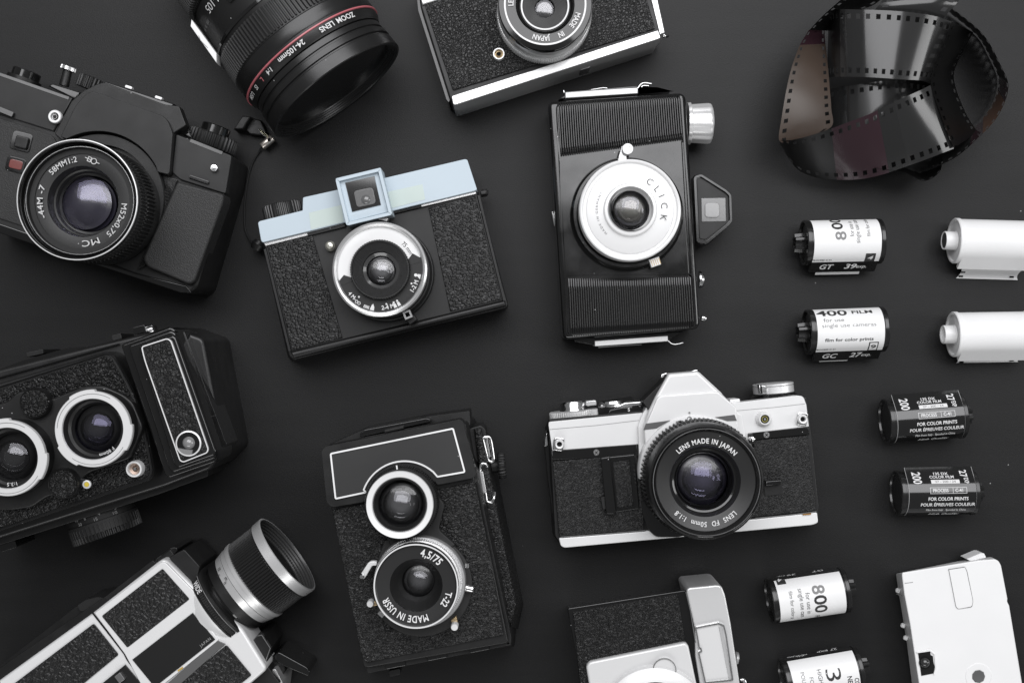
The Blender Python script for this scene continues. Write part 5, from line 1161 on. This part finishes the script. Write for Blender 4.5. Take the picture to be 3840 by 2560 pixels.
# blank white cartridges
def filmtail(r, hs, drop, m):
    V = []; Fc = []; n = 10
    for i in range(n+1):
        t = i/n; y = -13.5-6.2*t; z = 1.2+10*(1-t)**2
        for x in (-15.5, 19): V.append(Vector((x+(2 if x < 0 else -1)*math.sin(t*3), y*drop, z))*S)
    for i in range(n): Fc.append((2*i, 2*i+2, 2*i+3, 2*i+1))
    o = link('film_tail', V, Fc, m, r.T.e, 0)
    sm = o.modifiers.new('thick', 'SOLIDIFY'); sm.thickness = .0003
    it = []
    for x, y in hs:
        i = (-y/drop-13.5)/6.2; z = 1.2+10*(1-min(1, max(0, i)))**2
        it.append(([Vector((x+a, y+b, z+.35+.25*(b > 0)))*S for a, b in ((-1.2, -.45), (1.2, -.45), (1.3, .45), (-1.1, .45))], [(0, 1, 2, 3)]))
    r.T.letters(it, deep, o, name='sprocket_hole')
r = Roll('blank white film cartridge with hollow spool end, upper of two at the right edge', 2050, 322, 2940, 780, 2.529, -1.6, shell=white, group=RG, tn=52); r.knob(True)
r.lip(-1, 15.2, white, -18.5, 19, 2.2); r.t('bore_shade', -26.0, -25.6, [(0, 4.1), (1, 4.1)], mat('bore_shade_grey', K(.05), .7, var=.5)); filmtail(r, [(-12.6, -16.4), (-12.9, -18.6), (15, -18.2)], 1.0, white)  # dark disc in the spool end paints the shade of its bore
r = Roll('blank white film cartridge with hollow spool end, lower of two at the right edge', 2040, 1190, 2940, 780, 2.529, .9, shell=white, group=RG, tn=52); r.knob(True)
r.lip(-1, 14.6, white, -18.5, 19, 2.2); filmtail(r, [(-12.6, -15.3), (15, -15.0)], .80, white)

# ---------------------------------------------------------------- loose curl of film
T = Thing('film_strip', 'loose curled length of developed film with sprocket holes, in the upper right corner', 'film strip', 2840, 0, 2.063, (1000, 700))
def filmmat(name, col, rough=.12, holes=True, clear=.0):
    m = bpy.data.materials.new(name); m.use_nodes = True; nt = m.node_tree; b = nt.nodes['Principled BSDF']; out = nt.nodes['Material Output']
    b.inputs['Base Color'].default_value = (*col, 1); b.inputs['Roughness'].default_value = rough; b.inputs['Coat Weight'].default_value = (0 if rough > .3 else .25); b.inputs['Coat Roughness'].default_value = .08
    uv = nd(nt, 'ShaderNodeUVMap'); sp = nd(nt, 'ShaderNodeSeparateXYZ'); nt.links.new(uv.outputs[0], sp.inputs[0])
    M = lambda op, a, b_=0, c=0: None
    def mth(op, a, b_=None):
        n = nd(nt, 'ShaderNodeMath', operation=op)
        for i, q in enumerate((a, b_)):
            if q is None: continue
            if hasattr(q, 'links'): nt.links.new(q, n.inputs[i])
            else: n.inputs[i].default_value = q
        return n.outputs[0]
    # u = mm along, v = mm across (35 wide); holes 2.8 x 1.9 at 4.75 pitch, 2 mm in from the edges
    fu = mth('FRACT', mth('DIVIDE', sp.outputs[0], 4.75)); inu = mth('LESS_THAN', mth('ABSOLUTE', mth('SUBTRACT', fu, .5)), .21)
    va = mth('ABSOLUTE', mth('SUBTRACT', sp.outputs[1], 17.5)); inv = mth('LESS_THAN', mth('ABSOLUTE', mth('SUBTRACT', va, 14.1)), 1.35)
    h = mth('MULTIPLY', inu, inv)
    tr = nd(nt, 'ShaderNodeBsdfTransparent'); mx = nd(nt, 'ShaderNodeMixShader')
    nt.links.new(h, mx.inputs[0]); nt.links.new(b.outputs[0], mx.inputs[1]); nt.links.new(tr.outputs[0], mx.inputs[2]); nt.links.new(mx.outputs[0], out.inputs[0])
    return m
fd = filmmat('film_dark', K(.018), .14); fb = filmmat('film_brown', (.058, .042, .033), .34); fp = filmmat('film_plum', (.030, .014, .019), .18)
fg = filmmat('film_grey', K(.020), .17); fk_ = filmmat('film_black', K(.005), .34); fo = filmmat('film_orange', (.08, .035, .016), .3)
def ribbon(A, B, mats, n=12, cross=6, sag=0.0):
    """A, B = matching edge points (u, v, z); mats = list of (upto fraction, slot index)"""
    a = spline([T.p(*q) for q in A], n); b = spline([T.p(*q) for q in B], n); N = len(a); V = []; Fc = []; uvs = []; L = 0; ls = []
    for i in range(N):
        if i: L += (((a[i]+b[i])/2)-((a[i-1]+b[i-1])/2)).length/S
        ls.append(L)
        for j in range(cross+1):
            t = j/cross; q = a[i].lerp(b[i], t); q.z += sag*S*4*t*(1-t); V.append(q)
    mi = []
    for i in range(N-1):
        for j in range(cross):
            k = i*(cross+1)+j; Fc.append((k, k+1, k+cross+2, k+cross+1)); uvs.append([(ls[i], 35*j/cross), (ls[i], 35*(j+1)/cross), (ls[i+1], 35*(j+1)/cross), (ls[i+1], 35*j/cross)])
            f = (i+.5)/(N-1); mi.append(next(s_ for u_, s_ in mats if f <= u_))
    return V, Fc, uvs, mi
SL = [fd, fb, fp, fg, fk_, fo]
segs = [
 # outer low loop on the right, standing on its edge
 ribbon([(1500, 60, 30), (1740, 260, 34), (1880, 500, 35), (1942, 680, 35), (1860, 900, 35), (1700, 1075, 35), (1530, 1220, 33), (1300, 1330, 30)],
        [(1460, 80, 2), (1690, 270, .5), (1790, 430, .5), (1862, 610, .5), (1830, 780, .5), (1715, 950, .5), (1560, 1060, .5), (1400, 1150, .5)], [(.40, 4), (.50, 2), (.68, 5), (.76, 2), (1, 4)]),
 ribbon([(1430, 1220, 30), (1410, 1330, 30), (1290, 1400, 30), (1120, 1335, 30), (900, 1300, 30)],
        [(1400, 1200, .5), (1370, 1270, .5), (1260, 1330, .5), (1110, 1290, .5), (920, 1260, .5)], [(1, 4)]),
 # dark upright band at the right
 ribbon([(1505, 168, 40), (1418, 400, 42), (1345, 625, 42), (1408, 860, 40), (1520, 1150, 34)],
        [(1672, 252, 14), (1580, 420, 8), (1520, 600, 4), (1600, 850, 6), (1702, 1020, 12)], [(1, 4)]),
 # top pieces running out of the frame
 ribbon([(405, 232, 36), (500, 130, 38), (645, 0, 40), (720, -70, 40)], [(560, 240, 12), (660, 130, 10), (900, 40, 10), (1020, -70, 10)], [(1, 4)]),
 ribbon([(1010, -60, 30), (955, 20, 32), (905, 90, 30), (880, 190, 26)], [(1610, -60, 34), (1540, 30, 36), (1440, 145, 34), (1400, 230, 28)], [(1, 3)], sag=5),
 # second band, under the diagonal one
 ribbon([(560, 690, 14), (640, 675, 22), (735, 662, 28), (870, 640, 31), (1060, 618, 30), (1210, 618, 26), (1340, 645, 18)],
        [(565, 1160, 12), (650, 1150, 20), (745, 1140, 26), (870, 1120, 29), (1060, 1100, 28), (1210, 1120, 24), (1345, 1150, 16)], [(.30, 0), (1, 3)]),
 # upper band, closest to the camera
 ribbon([(552, 88, 16), (600, 76, 30), (670, 73, 38), (780, 76, 43), (900, 78, 46), (1060, 86, 47), (1200, 98, 46), (1370, 126, 43), (1506, 170, 36)],
        [(540, 602, 14), (600, 598, 28), (680, 595, 36), (780, 596, 41), (880, 600, 44), (1000, 607, 45), (1120, 616, 44), (1250, 622, 41), (1342, 628, 34)], [(.20, 4), (.42, 0), (1, 3)]),
 # brown band on the left
 ribbon([(400, 232, 35), (335, 340, 37), (290, 450, 38), (255, 560, 38), (220, 720, 38), (190, 900, 36), (166, 1070, 33), (205, 1112, 31)],
        [(520, 220, 14), (525, 330, 16), (540, 450, 20), (550, 560, 24), (562, 700, 26), (572, 840, 27), (574, 980, 27), (400, 1060, 29)], [(.16, 2), (1, 1)]),
 # diagonal band across the front
 ribbon([(172, 1085, 32), (260, 1085, 38), (400, 1052, 43), (560, 1000, 47), (720, 940, 49), (870, 882, 50), (1010, 812, 50), (1150, 748, 49), (1255, 702, 46), (1338, 660, 42)],
        [(175, 1115, 24), (300, 1300, 18), (440, 1370, 16), (600, 1390, 18), (780, 1388, 22), (950, 1356, 27), (1120, 1300, 31), (1290, 1240, 34), (1420, 1190, 34), (1520, 1150, 32)],
        [(.34, 4), (.60, 2), (.70, 0), (1, 3)]),
]
V = []; Fc = []; UV = []; MI = []
for v, f, u_, m_ in segs:
    n = len(V); V += v; Fc += [tuple(i+n for i in q) for q in f]; UV += u_; MI += m_
o = link('film', V, Fc, SL, T.e, 0)
ul = o.data.uv_layers.new(name='UVMap'); k = 0
for p_, uu, mi in zip(o.data.polygons, UV, MI):
    p_.material_index = mi; p_.use_smooth = True
    for li, q in zip(p_.loop_indices, uu): ul.data[li].uv = q
